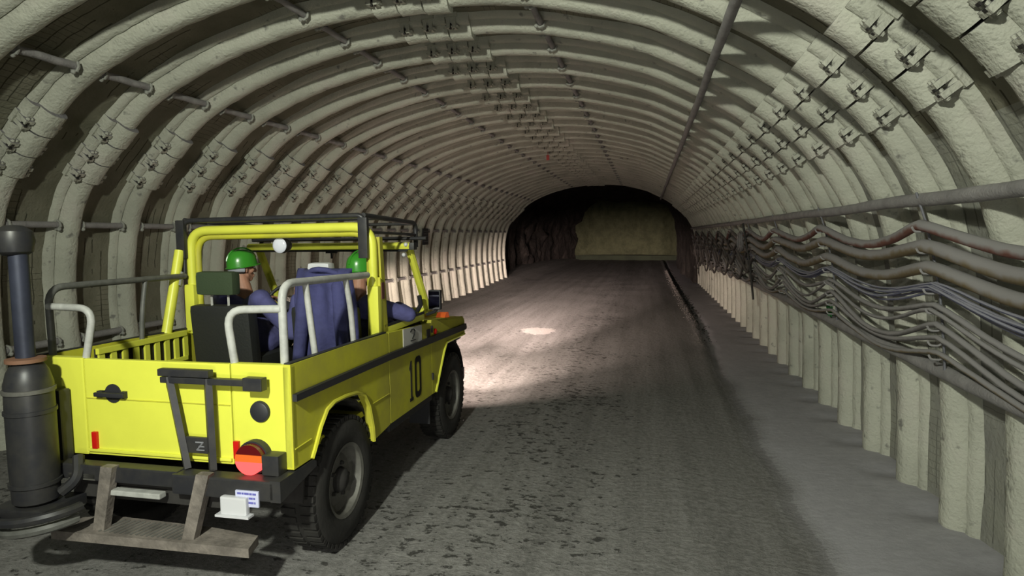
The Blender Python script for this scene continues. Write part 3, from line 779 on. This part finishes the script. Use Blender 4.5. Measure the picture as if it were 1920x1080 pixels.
for z,R,m_ in((.47,.23,M_BMET),(.40,.20,M_RAILD)):
    bm=B(); tube(bm,[(C0[0]+.05+R*1.05*math.cos(a),C0[1]+R*.9*math.sin(a),z+.03*math.cos(a)) for a in [PI+PI*k/14 for k in range(15)]],.026,8); P('guard_hoop',bm,m_,ex)
bm=B(); box(bm,(-.80,-1.0,.44),(-.46,-.72,.50),bev=.01); P('base_plate',bm,M_BMET,ex)
bm=B(); tube(bm,smoothpath([(-.48,-.74,.72),(-.42,-.80,.62),(-.50,-.84,.55)],.06),.03,8); P('elbow_pipe',bm,M_BMET,ex)

# grab rails
def rail(name,paths,m,r=.019):
    o=empty(name); o.parent=car
    for nm,pts,mm,rr in paths:
        bm=B(); tube(bm,smoothpath(pts,.11,6),rr or r,10); P(nm,bm,mm or m,o)
    return o
rail('grab_rail',[('frame_tube',[(.765,-.60,1.27),(.765,-.605,1.705),(.765,.46,1.685)],M_RAIL,.023),
 ('rear_loop',[(.475,-.625,1.27),(.435,-.625,1.562),(.765,-.61,1.570)],M_RAIL,.022),
 ('upright',[(.775,-.30,1.27),(.77,-.335,1.50),(.765,-.36,1.69)],M_RAIL,.019),('upright',[(.775,.20,1.26),(.77,.18,1.5),(.765,.13,1.68)],M_RAIL,.019)],M_RAIL)
rail('grab_rail',[('frame_tube',[(-.765,-.60,1.27),(-.765,-.605,1.672),(-.765,.53,1.668)],M_RAILD,.021),
 ('rear_loop',[(-.50,-.625,1.27),(-.43,-.625,1.556),(-.765,-.61,1.562)],M_RAIL,.021),
 ('upright',[(-.775,.09,1.25),(-.77,.10,1.45),(-.765,.14,1.66)],M_RAILD,.017)],M_RAILD)

# roll hoop with its brace
HU=.60
hoop=[(-.755,HU,1.22),(-.755,HU,2.010),(.745,HU,2.025),(.745,HU,1.22)]
bm=B(); tube(bm,smoothpath(hoop,.15,8),.035,12); h=P('roll_hoop',bm,M_YEL)
bm=B(); hp=[(-.72,HU+.03,1.22),(-.72,HU+.03,1.965),(.71,HU+.03,1.98),(.71,HU+.03,1.22)]; tube(bm,smoothpath(hp,.14,8),.026,10); P('inner_flange',bm,M_YELD,h)
for s in(1,-1):
    bm=B(); box(bm,(.715*s,HU-.045,1.24),(.80*s,HU+.05,1.60),bev=.015); P('hoop_foot',bm,M_YEL,h)
bm=B(); tube(bm,[(-.80,.53,1.86),(-.80,.35,1.25)],.036,10); P('brace',bm,M_YEL,h)
bm=B(); tube(bm,[(-.80,.505,1.70),(-.80,.470,1.60)],.040,10); P('brace_clamp',bm,M_RAIL,h)
# B pillar panel with sloping edge
bm=B(); prism(bm,[(.60,1.25),(.60,1.66),(.66,1.60),(.72,1.25)],0,.76,.80); prism(bm,[(.665,1.25),(.735,1.25),(.735,1.34),(.675,1.95),(.625,1.95)],0,.755,.79)
P('pillar_panel',bm,M_YELD,smooth=False)
bm=B(); prism(bm,[(.665,1.25),(.735,1.25),(.675,1.95),(.625,1.95)],0,-.79,-.755); P('pillar_panel',bm,M_YELD,smooth=False)
bm=B(); box(bm,(.752,.612,1.50),(.805,.66,1.62)); P('belt_anchor',bm,mat('brown_belt',(.12,.04,.03),.7))
# roof rack
rk=empty('roof_rack'); rk.parent=car; RT=2.10
for nm,pts,r in [('rear_bar',[(-.79,.56,1.64),(-.785,.56,2.085),(.70,.56,2.105),(.70,.585,2.0)],.020),
 ('side_bar',[(.70,.56,2.105),(.72,1.54,2.065),(.72,1.54,1.86)],.020),('side_bar',[(-.77,.56,2.09),(-.75,1.52,2.05),(-.75,1.50,1.86)],.018),
 ('second_bar',[(-.77,.80,2.075),(.71,.80,2.09)],.014),('lower_side_bar',[(.715,.60,1.985),(.72,1.53,1.965)],.012),('lower_side_bar',[(-.76,.60,1.99),(-.75,1.5,1.96)],.012),
 ('front_bar',[(-.78,1.42,1.93),(.86,1.42,1.935)],.016),('front_bar',[(-.75,1.53,2.05),(.72,1.54,2.06)],.014)]:
    bm=B(); tube(bm,smoothpath(pts,.07,6),r,10); P(nm,bm,M_BMET,rk)
for s,a in((1,.705),(-1,-.79)):
    bm=B(); box(bm,(a-.035,HU-.075,1.80),(a+.035,HU-.035,2.09),bev=.006); P('mounting_plate',bm,M_BMET,rk)
bm=B(); tube(bm,[(-.10,.60,2.0),(.15,.85,1.97),(.40,.60,2.03)],.006,6); P('lamp_wire',bm,M_BLK,rk)
# work lamp under the hoop
wl=empty('work_lamp'); wl.parent=car
bm=B(); lathe(bm,[(.66,.058),(.70,.060),(.76,.045),(.79,.02)],1,(-.035,0,1.893),20); P('lamp_shell',bm,M_BLK,wl)
bm=B(); lathe(bm,[(.645,.0),(.648,.035),(.655,.055),(.66,.058)],1,(-.035,0,1.893),20,cap=False); P('lamp_glass',bm,M_LAMPG,wl)
bm=B(); tube(bm,[(-.035,.69,1.95),(-.035,.69,2.0)],.022,6); box(bm,(-.08,.66,1.985),(.01,.72,2.005)); P('lamp_bracket',bm,M_BMET,wl)
for a in(-.485,.40):
    bm=B(); lathe(bm,[(.0,.045),(.012,.045),(.024,.03)],2,(a,.72,1.965),14); P('marker_lamp',bm,M_AMB)
# windscreen frame
wf=empty('windscreen_frame'); wf.parent=car
for nm,pts,r in [('top_member',[(-.74,1.30,1.868),(.76,1.30,1.872)],.032),('pillar',[(.71,1.40,1.86),(.735,1.75,1.30)],.034),('pillar',[(-.71,1.40,1.86),(-.735,1.75,1.30)],.034),('lower_member',[(-.75,1.74,1.28),(.75,1.74,1.28)],.03)]:
    bm=B(); tube(bm,pts,r,8); P(nm,bm,M_YEL,wf)
bm=B(); box(bm,(.66,1.28,1.84),(.80,1.36,1.90),bev=.008); P('latch',bm,M_BMET,wf); bm=B(); box(bm,(.0,1.29,1.815),(.09,1.33,1.85)); tube(bm,[(.05,1.30,1.83),(.05,1.30,1.77)],.01,6); P('visor_latch',bm,M_BLK,wf)
for x,z in((.735,1.885),(.715,1.80)):
    bm=B(); sphere(bm,(x,1.27,z),.018,u=10,v=6); P('chrome_knob',bm,M_WHITE,wf)
bm=B(); tube(bm,[(-.74,1.29,1.835),(.74,1.29,1.835)],.009,6); P('seal',bm,M_BLK,wf)

# doors
for s in(1,-1):
    bm=B(); prism(bm,[(.655,.568),(.655,1.245),(1.57,1.195),(1.57,.56)],0,.79*s,.83*s); d=P('door',bm,M_YELD,smooth=False)
    bm=B(); box(bm,(.775*s,.66,1.235),(.80*s,1.5,1.285),bev=.006); P('sill_pad',bm,M_YEL,d)
    bm=B(); box(bm,(.79*s,.66,1.285),(.80*s,1.5,1.305)); P('window_seal',bm,M_BLK,d)
    if s>0:
        bm=B(); prism(bm,[(.925,1.072),(.925,1.232),(1.335,1.212),(1.335,1.062)],0,.830,.834); sg=P('sign_plate',bm,M_PAPER,d,smooth=False)
        bm=B()
        tube(bm,[(.836,1.07,1.190),(.836,1.10,1.207),(.836,1.14,1.205),(.836,1.165,1.187),(.836,1.150,1.160),(.836,1.11,1.130)],.009,4,sq=.5)
        tube(bm,[(.836,1.075,1.118),(.836,1.175,1.113)],.009,4,sq=.5)
        prism(bm,[(.96,1.085),(.96,1.090),(1.31,1.076),(1.31,1.071)],0,.834,.836)
        P('lettering',bm,M_INK,sg,smooth=False)
        bm=B(); y=.8305
        prism(bm,[(1.092,.628),(1.092,.955),(1.072,.955),(1.040,.905),(1.040,.880),(1.063,.900),(1.063,.628)],0,y,y+.003)
        prism(bm,[(1.040,.628),(1.040,.655),(1.115,.655),(1.115,.628)],0,y+.0005,y+.003)
        P('numeral_one',bm,M_INK,d,smooth=False)
        bm=B(); 
        def rr(u0,u1,z0,z1,r):
            out=[]
            for cx_,cz_,a0 in((u1-r,z1-r,0),(u0+r,z1-r,90),(u0+r,z0+r,180),(u1-r,z0+r,270)):
                for k in range(5): a=math.radians(a0+22.5*k); out.append((cx_+r*math.cos(a),cz_+r*math.sin(a)))
            return out
        A=rr(1.155,1.300,.625,.968,.05); C=rr(1.195,1.260,.672,.92,.028)
        va=[bm.verts.new((y+.003,a,b_)) for a,b_ in A]; vc=[bm.verts.new((y+.003,a,b_)) for a,b_ in C]
        for i in range(len(A)): j=(i+1)%len(A); bm.faces.new((va[i],va[j],vc[j],vc[i]))
        bmesh.ops.solidify(bm,geom=bm.faces[:],thickness=.002)
        P('numeral_zero',bm,M_INK,d,smooth=False)
        bm=B(); box(bm,(.830,1.458,1.082),(.836,1.54,1.150)); P('vent',bm,M_BLK,d,smooth=False)
    else:
        bm=B(); box(bm,(-.79,.75,.80),(-.76,1.45,1.18),bev=.01); P('inner_pocket',bm,M_BLK,d)
    bm=B(); box(bm,(.78*s,.66,.50),(.815*s,1.60,.565),bev=.006); P('sill',bm,M_BLK,smooth=False)
    for z in(.72,1.14):
        bm=B(); tube(bm,[(.838*s,1.575,z-.03),(.838*s,1.575,z+.03)],.010,6); P('hinge',bm,M_BLK,d)
# front fenders, bonnet, grille, lamps
for s in(1,-1):
    bm=B(); prism(bm,[(1.58,.56),(1.58,1.205),(2.56,1.118),(2.60,1.08),(2.60,.94),(2.30,.95),(1.985,.955),(1.90,.87),(1.66,.555)],0,.74*s,.83*s); o=P('front_fender',bm,M_YELD,smooth=False)
    bm=B(); box(bm,(.52*s,1.60,1.10),(.825*s,2.56,1.13)); 
    for v in bm.verts: v.co.z+=.085-.09*(v.co.y-1.6)
    P('fender_top',bm,M_YELD,o,smooth=False)
    bm=B(); tube(bm,[(.834*s,1.66,.56),(.834*s,1.90,.87),(.834*s,1.985,.952),(.834*s,2.58,.945)],.012,6); P('arch_lip',bm,M_YEL,o)
    bm=B(); prism(bm,[(2.14,1.155),(2.20,1.205),(2.27,1.205),(2.31,1.145)],0,.72*s-.045,.72*s+.045); P('indicator_lamp',bm,M_AMBE,o)
    bm=B(); lathe(bm,[(.828,.026),(.842,.026),(.850,.014)],0,(0,1.668,1.106),14) if s>0 else lathe(bm,[(-.85,.014),(-.842,.026),(-.828,.026)],0,(0,1.668,1.106),14); P('side_marker',bm,M_REDL,o)
bm=B(); prism(bm,[(1.62,1.20),(1.62,1.255),(2.30,1.225),(2.55,1.17),(2.58,1.08),(2.58,1.02)],0,-.56,.56); P('bonnet',bm,M_YELD,smooth=False)
bm=B(); box(bm,(-.74,2.56,.66),(.74,2.61,1.09),bev=.01); g=P('grille',bm,M_BLK,smooth=False)
bm=B()
for i in range(7): box(bm,(-.36,2.608,.72+.045*i),(.36,2.622,.735+.045*i))
P('slats',bm,M_BMET,g,smooth=False)
for s in(1,-1):
    bm=B(); lathe(bm,[(2.60,.095),(2.64,.095),(2.655,.085),(2.655,.0)],1,(.56*s,0,.86),24); hd=P('headlamp',bm,M_BRIGHT)
    bm=B(); lathe(bm,[(2.60,.098),(2.65,.104),(2.65,.098)],1,(.56*s,0,.86),24,cap=False); P('lamp_ring',bm,M_BLK,hd)
    bm=B(); box(bm,(.56*s-.17,2.655,.8625),(.56*s+.17,2.80,.868)); box(bm,(.56*s-.17,2.655,.868),(.56*s+.17,2.665,.99)); P('beam_cutoff_plate',bm,M_BLK,hd,smooth=False)  # unseen plates added to cut the beam off just above the lamp
bm=B(); box(bm,(-.80,2.60,.46),(.80,2.68,.58),bev=.015); P('front_bumper',bm,M_BMET,smooth=False)
# door mirror
mr=empty('door_mirror'); mr.parent=car
bm=B(); box(bm,(.835,1.50,1.32),(.945,1.55,1.490),bev=.012); P('mirror_shell',bm,M_BLK,mr)
bm=B(); box(bm,(.843,1.494,1.33),(.937,1.4995,1.48)); P('glass',bm,M_MIRR,mr,smooth=False)
bm=B(); tube(bm,[(.80,1.56,1.27),(.88,1.54,1.30),(.91,1.53,1.33)],.014,8); P('arm',bm,M_BLK,mr)
bm=B(); tube(bm,[(.72,1.54,1.30),(.76,1.52,1.36),(.755,1.50,1.44)],.020,8); P('knob',bm,M_BLK,mr)

# interior
bm=B(); box(bm,(-.72,1.48,1.08),(.72,1.70,1.27),bev=.03); P('dashboard',bm,M_BLK)
sw=empty('steering_wheel',(-.38,1.27,1.36)); sw.parent=car; sw.rotation_euler=(math.radians(62),0,0)
bm=B(); tube(bm,[(.205*math.cos(2*PI*k/28),.205*math.sin(2*PI*k/28),0) for k in range(28)],.015,8,closed=True); P('rim',bm,M_BLK,sw)
bm=B(); lathe(bm,[(-.03,.05),(.01,.045),(.015,.0)],2,(0,0,0),14); 
for a in(0,120,240): tube(bm,[(0,0,0),(.2*math.cos(math.radians(a-90)),.2*math.sin(math.radians(a-90)),0)],.012,6)
P('hub',bm,M_BLK,sw)
bm=B(); tube(bm,[(-.38,1.29,1.34),(-.38,1.52,1.18)],.03,8); P('steering_column',bm,M_BLK)
bm=B(); box(bm,(-.78,.55,.66),(.78,1.6,.70)); P('cab_floor',bm,M_UNDER)
def seat(cx,m_head,white=False):
    s=empty('seat',(cx,0,0)); s.parent=car
    bm=B(); box(bm,(-.24,.52,.93),(.24,1.02,1.06),bev=.05); P('cushion',bm,M_SEAT,s)
    bm=B(); box(bm,(-.25,.44,.80),(.25,.56,1.46),bev=.05)
    for v in bm.verts: v.co.y+=-.06*(v.co.z-.8)/.66+.03
    P('backrest',bm,M_SEAT,s)
    bm=B(); hh=.155 if not white else .085; dz=0 if not white else .065; box(bm,(-hh,.38,1.535+dz),(hh,.48,1.71+dz),bev=.035); P('headrest',bm,m_head,s)
    bm=B()
    for x in(-.07,.07): tube(bm,[(x,.445,1.43),(x,.445,1.56)],.009,6)
    P('headrest_posts',bm,M_RAIL,s)
    bm=B(); box(bm,(-.2,.55,.70),(.2,.95,.93)); P('seat_base',bm,M_UNDER,s)
    return s
seat(-.405,M_OLIVE); seat(.43,M_WHITE,True)
# slotted bench rail along the inside of the left bed wall
sb=empty('slotted_side_rack'); sb.parent=car
for a,b_ in((1.215,1.255),(1.03,1.06)):
    bm=B(); box(bm,(-.772,-.30,a),(-.745,.50,b_),bev=.005); P('rail_board',bm,M_YEL,sb,smooth=False)
for i in range(9):
    u=-.29+.095*i; bm=B(); box(bm,(-.768,u,1.06),(-.752,u+.042,1.215)); P('slat',bm,M_YEL,sb,smooth=False)
bm=B(); box(bm,(-.782,-.30,1.03),(-.774,.50,1.25)); P('backing',bm,M_UNDER,sb,smooth=False)
bm=B(); box(bm,(-.40,-.45,.76),(-.02,-.1,.95),bev=.03); P('storage_box',bm,M_UNDER)
# wheels
def wheel(cx,cu,s):
    bm=B(); R=.405
    prof=[(-.11,.24),(-.118,.30),(-.112,.37),(-.095,.395),(-.06,R),(.06,R),(.095,.395),(.112,.37),(.118,.30),(.11,.24),(.09,.215),(-.09,.215),(-.11,.24)]
    lathe(bm,prof,0,(0,0,0),44,cap=False)
    for k in range(44):
        a=2*PI*k/44
        for sx in(-1,1):
            c_=Vector((sx*.06,math.cos(a+sx*.05)*R,math.sin(a+sx*.05)*R)); T=Vector((0,-math.sin(a),math.cos(a))); Nn=Vector((0,math.cos(a),math.sin(a)))
            vs=[bm.verts.new(c_+Vector((dx*.045,0,0))+T*dt*.017+Nn*dn) for dx in(-1,1) for dt in(-1,1) for dn in(-.02,.008)]
            for q in((0,1,3,2),(4,6,7,5),(0,4,5,1),(2,3,7,6),(0,2,6,4),(1,5,7,3)): bm.faces.new([vs[i] for i in q])
    w=P('wheel',bm,M_TYRE); w.location=(cx,cu,.40)
    bm=B(); lathe(bm,[(.112*s,.238),(.105*s,.215),(.05*s,.205),(.035*s,.17),(.050*s,.13),(.055*s,.085),(.030*s,.07)],0,(0,0,0),36,cap=False); lathe(bm,[(-.10*s,.215),(.03*s,.205)],0,(0,0,0),30,cap=False); P('rim',bm,M_RIM,w)
    bm=B(); lathe(bm,[(.02*s,.082),(.085*s,.075),(.10*s,.05),(.105*s,.0)],0,(0,0,0),20,cap=False); P('hub',bm,M_UNDER,w)
    for k in range(5):
        bm=B(); a=2*PI*k/5; lathe(bm,[(.05*s,.014),(.072*s,.012)],0,(0,.105*math.cos(a),.105*math.sin(a)),6); P('wheel_nut',bm,M_UNDER,w)
for cx,cu,s in((.705,-.03,1),(.705,WB-.02,1),(-.705,-.03,-1),(-.705,WB-.02,-1)): wheel(cx,cu,s)
for s in(1,-1):
    bm=B(); box(bm,(.60*s,1.60,.28),(.79*s,1.615,.62)); P('mudflap',bm,M_BLK,smooth=False)

# ------------------------------------------------------------------ people, built as one continuous surface each
M_SKIN=mat('skin',(.42,.21,.14),.55,var=.15,vscale=12)
M_OVER=mat('blue_overall',(.085,.085,.235),.85,var=.25,vscale=9,bump=.5,bscale=14,bdist=.02)
M_OVERL=mat('pale_blue_sleeve',(.15,.15,.36),.85,var=.2,vscale=10,bump=.5,bscale=16,bdist=.02)
M_JACK=mat('navy_jacket_cloth',(.050,.052,.16),.85,var=.25,vscale=7,bump=.6,bscale=12,bdist=.02)
M_HELM=mat('green_helmet_shell',(.045,.27,.025),.28,spec=.6)
M_HAIR=mat('dark_hair',(.03,.022,.018),.8); M_EYE=mat('eye_white',(.6,.6,.58),.3); M_BOOT=mat('black_boot',(.02,.02,.02),.6)
def capsule(bm,a,b,ra,rb,n=14,flat=1.0,side=None):
    a=Vector(a); b=Vector(b); t=(b-a).normalized(); x,y=frame(t)
    if side is not None:
        sv=Vector(side); x=(sv-t*sv.dot(t)).normalized(); y=t.cross(x)
    rings=[]; L=(b-a).length
    st=[(-ra*math.cos(k*PI/8),ra*math.sin(k*PI/8)) for k in range(1,4)]+[(0,ra),(L*.5,(ra+rb)/2*1.02),(L,rb)]+[(L+rb*math.cos(PI/2-k*PI/8),rb*math.sin(PI/2-k*PI/8)) for k in range(1,4)][::1]
    st=[(-ra*math.cos(k*PI/8),ra*math.sin(k*PI/8)) for k in range(1,4)]+[(0,ra),(L*.5,(ra+rb)/2*1.02),(L,rb)]+[(L+rb*math.sin(k*PI/8),rb*math.cos(k*PI/8)) for k in range(1,4)]
    for h,r in st: rings.append([bm.verts.new(a+t*h+x*r*math.cos(2*PI*k/n)+y*r*flat*math.sin(2*PI*k/n)) for k in range(n)])
    for i in range(len(rings)-1):
        for k in range(n): bm.faces.new((rings[i][k],rings[i][(k+1)%n],rings[i+1][(k+1)%n],rings[i+1][k]))
    p0=bm.verts.new(a-t*ra); p1=bm.verts.new(b+t*rb)
    for k in range(n): bm.faces.new((p0,rings[0][(k+1)%n],rings[0][k])); bm.faces.new((p1,rings[-1][k],rings[-1][(k+1)%n]))
def remesh(o,vox,sm=4):
    r=o.modifiers.new('blend','REMESH'); r.mode='VOXEL'; r.voxel_size=vox; r.use_smooth_shade=True
    s=o.modifiers.new('soften','SMOOTH'); s.iterations=sm; s.factor=.5
    dg=bpy.context.evaluated_depsgraph_get(); dg.update()
    me=bpy.data.meshes.new_from_object(o.evaluated_get(dg)); ms=list(o.data.materials)
    o.modifiers.clear(); o.data=me; me.materials.clear()
    for m in ms: me.materials.append(m)
    me.polygons.foreach_set('use_smooth',[True]*len(me.polygons))
def hand(bm,wrist,d,palmn,curl,s=1,size=1.0):
    """palm and five fingers; d = pointing direction, palmn = palm normal, s = thumb side sign"""
    w=Vector(wrist); d=Vector(d).normalized(); pn=Vector(palmn); pn=(pn-d*pn.dot(d)).normalized(); sd=d.cross(pn)*s
    k=size
    capsule(bm,w,w+d*.05*k,.026*k,.030*k,10,.55,sd)
    for i in(-1.5,-.5,.5,1.5): capsule(bm,w+d*.03*k+sd*i*.014*k,w+d*.085*k+sd*i*.020*k,.014*k,.011*k,8)
    ln=(.060,.074,.078,.068)
    for i in range(4):
        o_=(i-1.5); base=w+d*.088*k+sd*o_*.020*k; dirn=d.copy(); p=base
        for j,fr in enumerate((.45,.32,.23)):
            ang=curl*(j+1)*(.85+.08*i); dirn=(d*math.cos(ang)+pn*math.sin(ang)).normalized()
            q=p+dirn*ln[i]*fr*k; capsule(bm,p,q,(.0092-.0008*j)*k,(.0086-.0008*j)*k,8); p=q
    tb=w+d*.025*k+sd*.026*k; t1=(sd*.8+d*.7+pn*.25).normalized(); q=tb+t1*.038*k; capsule(bm,tb,q,.013*k,.0105*k,8); capsule(bm,q,q+(t1+d*.6+pn*.4).normalized()*.03*k,.010*k,.0085*k,8)
def person(name,label,origin,headc,hdir,arms,hat_tilt=.14):
    """origin: hip centre in truck coordinates, arms: list of (shoulder,elbow,wrist,handdir,palmn,thumb)"""
    root=empty(name,c2w(*origin)); root.rotation_euler=(0,-ROLL,-YAW)
    tag(root,label,'person'); O=Vector(origin)
    L=lambda p:Vector(p)-O
    H=L(headc); f=Vector(hdir).normalized(); r_=f.cross(Vector((0,0,1))).normalized(); up=r_.cross(f)
    bm=B()
    def hp(x,y,z): return H+r_*x+f*y+up*z
    # skull, jaw, face
    sphere(bm,(0,0,0),1,u=20,v=14)
    for v in bm.verts: v.co=hp(v.co.x*.074,v.co.y*.092-.006,v.co.z*.098+.028)
    capsule(bm,hp(0,.035,-.035),hp(0,.056,-.082),.052,.026,12)
    capsule(bm,hp(-.035,.015,-.055),hp(0,.060,-.085),.024,.020,10); capsule(bm,hp(.035,.015,-.055),hp(0,.060,-.085),.024,.020,10)
    capsule(bm,hp(0,.082,.020),hp(0,.105,-.018),.010,.015,8); capsule(bm,hp(-.012,.090,-.022),hp(.012,.090,-.022),.010,.010,8)
    capsule(bm,hp(-.042,.074,.030),hp(.042,.074,.030),.012,.012,8)
    capsule(bm,hp(-.020,.082,-.052),hp(.020,.082,-.052),.008,.008,8); capsule(bm,hp(-.016,.080,-.063),hp(.016,.080,-.063),.009,.009,8)
    for s in(-1,1):
        capsule(bm,hp(.076*s,-.005,.020),hp(.072*s,.0,-.024),.015,.010,8,.6,f); capsule(bm,hp(.045*s,.055,-.010),hp(.05*s,.045,-.02),.022,.02,8)
    neck0=L((origin[0]*.35+headc[0]*.65,origin[1]+.10*0+(headc[1]-origin[1])*.72,headc[2]-.27))
    capsule(bm,neck0,hp(0,-.022,-.06),.066,.056,14)
    # torso core, arms, legs (under the clothes)
    hips=Vector((0,0,0)); chest=neck0+Vector((0,-.02,-.16)); belly=(hips+chest)*.5
    for a,b_,ra,rb,fl in((hips,belly,.15,.14,.75),(belly,chest,.14,.165,.68),(chest,neck0,.15,.07,.7)): capsule(bm,a,b_,ra,rb,16,fl,(1,0,0))
    sh=[]
    for (S0,E0,W0,hd,pn,th) in arms:
        s,e,w=L(S0),L(E0),L(W0); capsule(bm,chest+Vector((0,0,.08)),s,.07,.058); capsule(bm,s,e,.050,.042); capsule(bm,e,w,.040,.026); hand(bm,w+(w-e).normalized()*.012,hd,pn,.42,th)
    for s in(-1,1):
        k=Vector((s*.13,.42,.08)); a=Vector((s*.13,.60,-.28)); capsule(bm,hips+Vector((s*.09,0,-.01)),k,.085,.058); capsule(bm,k,a,.055,.038); capsule(bm,a,a+Vector((0,.16,-.03)),.04,.033)
    body=link('body',bm,M_SKIN,root); remesh(body,.0058,2)
    # overalls
    bm=B(); 
    for a,b_,ra,rb,fl in((hips,belly,.175,.165,.78),(belly,chest,.165,.19,.72),(chest,neck0+Vector((0,0,-.045)),.175,.095,.72)): capsule(bm,a,b_,ra,rb,18,fl,(1,0,0))
    for s in(-1,1):
        k=Vector((s*.13,.42,.08)); a=Vector((s*.13,.60,-.28)); capsule(bm,hips+Vector((s*.09,0,-.01)),k,.10,.075); capsule(bm,k,a,.072,.058)
    for (S0,E0,W0,hd,pn,th) in arms:
        s,e,w=L(S0),L(E0),L(W0); capsule(bm,chest+Vector((0,0,.08)),s,.085,.078); capsule(bm,s,e,.070,.060); capsule(bm,e,e.lerp(w,.90),.060,.043)
    tube(bm,[neck0+Vector((.07*math.cos(a),.075*math.sin(a)-.005,.0+.012*math.sin(a))) for a in [2*PI*k/16 for k in range(16)]],.022,8,closed=True)
    # sleeve creases
    ov=link('overalls',bm,M_OVER,root); remesh(ov,.010,3)
    bm=B()
    for s in(-1,1):
        a=Vector((s*.13,.60,-.28)); capsule(bm,a+Vector((0,-.02,.06)),a+Vector((0,0,-.03)),.055,.055); capsule(bm,a+Vector((0,-.02,-.045)),a+Vector((0,.17,-.055)),.048,.045)
    bt=link('boots',bm,M_BOOT,root); remesh(bt,.012,2)
    # helmet
    bm=B(); ang=hat_tilt; n=28; rings=[]
    hc=hp(0,-.006,.036)
    fr=(f*math.cos(ang)+up*math.sin(ang)).normalized(); uh=r_.cross(fr)
    for (r1,z1) in((r_1*.90,z_1*.93) for r_1,z_1 in((.0,.132),(.035,.129),(.07,.118),(.098,.096),(.116,.066),(.124,.030),(.127,-.004),(.128,-.012),(.139,-.016),(.139,-.021),(.124,-.020),(.118,.03),(.10,.07))):
        rings.append([bm.verts.new(hc+r_*(r1*.90*math.cos(2*PI*k/n))+fr*(r1*1.08*math.sin(2*PI*k/n)*(1.13 if (r1>.125 and math.sin(2*PI*k/n)>0) else 1))+uh*z1) for k in range(n)])
    for i in range(len(rings)-1):
        for k in range(n): bm.faces.new((rings[i][k],rings[i][(k+1)%n],rings[i+1][(k+1)%n],rings[i+1][k]))
    bmesh.ops.remove_doubles(bm,verts=bm.verts[:],dist=.0005)
    he=link('helmet',bm,M_HELM,root); he['label']='glossy green hard hat'
    bm=B(); tube(bm,[hc+fr*(.125*math.cos(a))+uh*(.02+.115*math.sin(a)) for a in [PI*k/16 for k in range(1,16)]],.007,6); P('helmet_ridge',bm,M_HELM,he)
    bm=B(); tube(bm,[hc+r_*(.083*math.sin(a))+f*(-.10*math.cos(a))+up*(-.045) for a in [math.radians(-80+10*k) for k in range(17)]],.014,8,sq=1.3); P('helmet_band',bm,mat('grey_strap',(.30,.31,.36),.7),he)
    bm=B(); sphere(bm,(0,0,0),1,u=16,v=10)
    for v in bm.verts: v.co=hp(v.co.x*.078,min(v.co.y,.15)*.088-.018,v.co.z*.088+.020)
    link('hair',bm,M_HAIR,root)
    bm=B()
    for s in(-1,1): sphere(bm,hp(.030*s,.079,.012),.0125,u=10,v=8)
    ey=link('eyes',bm,M_EYE,root)
    return root
person('person','person in green hard hat and blue overalls in the left seat, at the wheel',(-.42,.82,1.12),(-.60,.99,1.700),(.50,.85,-.02),
 [((-.60,.72,1.47),(-.66,.93,1.27),(-.56,1.17,1.42),(.3,.8,.1),(.3,.1,-1),1),((-.25,.70,1.48),(.0,.72,1.22),(-.015,.82,1.50),(.25,.25,.9),(-.2,1,0),-1)])
person('person','person in green hard hat in the right seat, blue elbow over the door',(.42,.84,1.12),(.475,.95,1.675),(.30,.9,-.05),
 [((.24,.78,1.44),(.18,.98,1.22),(.26,1.22,1.22),(.1,.9,0),(0,0,-1),-1),((.60,.80,1.44),(.84,1.00,1.34),(.64,1.26,1.38),(-.5,.8,0),(0,.2,-1),1)])
# jacket hung over the right seat
bm=B(); nx,nz=26,34; rows=[]
def jk(x,z,side):
    w=.235*(1-.12*max(0,(z-1.5)/.25)) 
    X=.475+x*w; fold=.018*math.sin(x*9+z*5)+.012*noise.noise(Vector((x*4,z*7,side)))+.02*math.sin(x*4-z*11)
    edge=max(0,1-abs(x))**.35
    y=.44-.085*edge*(1 if side<0 else -.9)+(fold*edge if side<0 else 0)-.06*(z-1.0)/.7
    if z>1.66: y=.40+(y-.40)*max(0,(1.735-z)/.075)**.5
    return (X,y,z)
for side in(-1,1):
    g=[[bm.verts.new(jk(-1+2*i/nx,1.02+.715*k/nz+.012*math.sin(i*.9)*(1-k/nz),side)) for i in range(nx+1)] for k in range(nz+1)]
    for k in range(nz):
        for i in range(nx): bm.faces.new((g[k][i],g[k][i+1],g[k+1][i+1],g[k+1][i]))
bmesh.ops.remove_doubles(bm,verts=bm.verts[:],dist=.004)
capsule(bm,(.35,.345,1.62),(.30,.31,1.10),.050,.042); capsule(bm,(.60,.345,1.61),(.64,.31,1.14),.050,.042)
tube(bm,[(.37,.37,1.70),(.42,.33,1.725),(.47,.32,1.73),(.53,.33,1.725),(.58,.37,1.70)],.02,8)
j=link('jacket',bm,M_JACK,None,angle=80); j.location=(CX,CY,0); j.rotation_euler=(0,-ROLL,-YAW)
tag(j,'navy work jacket hung over the back of the right front seat','jacket')
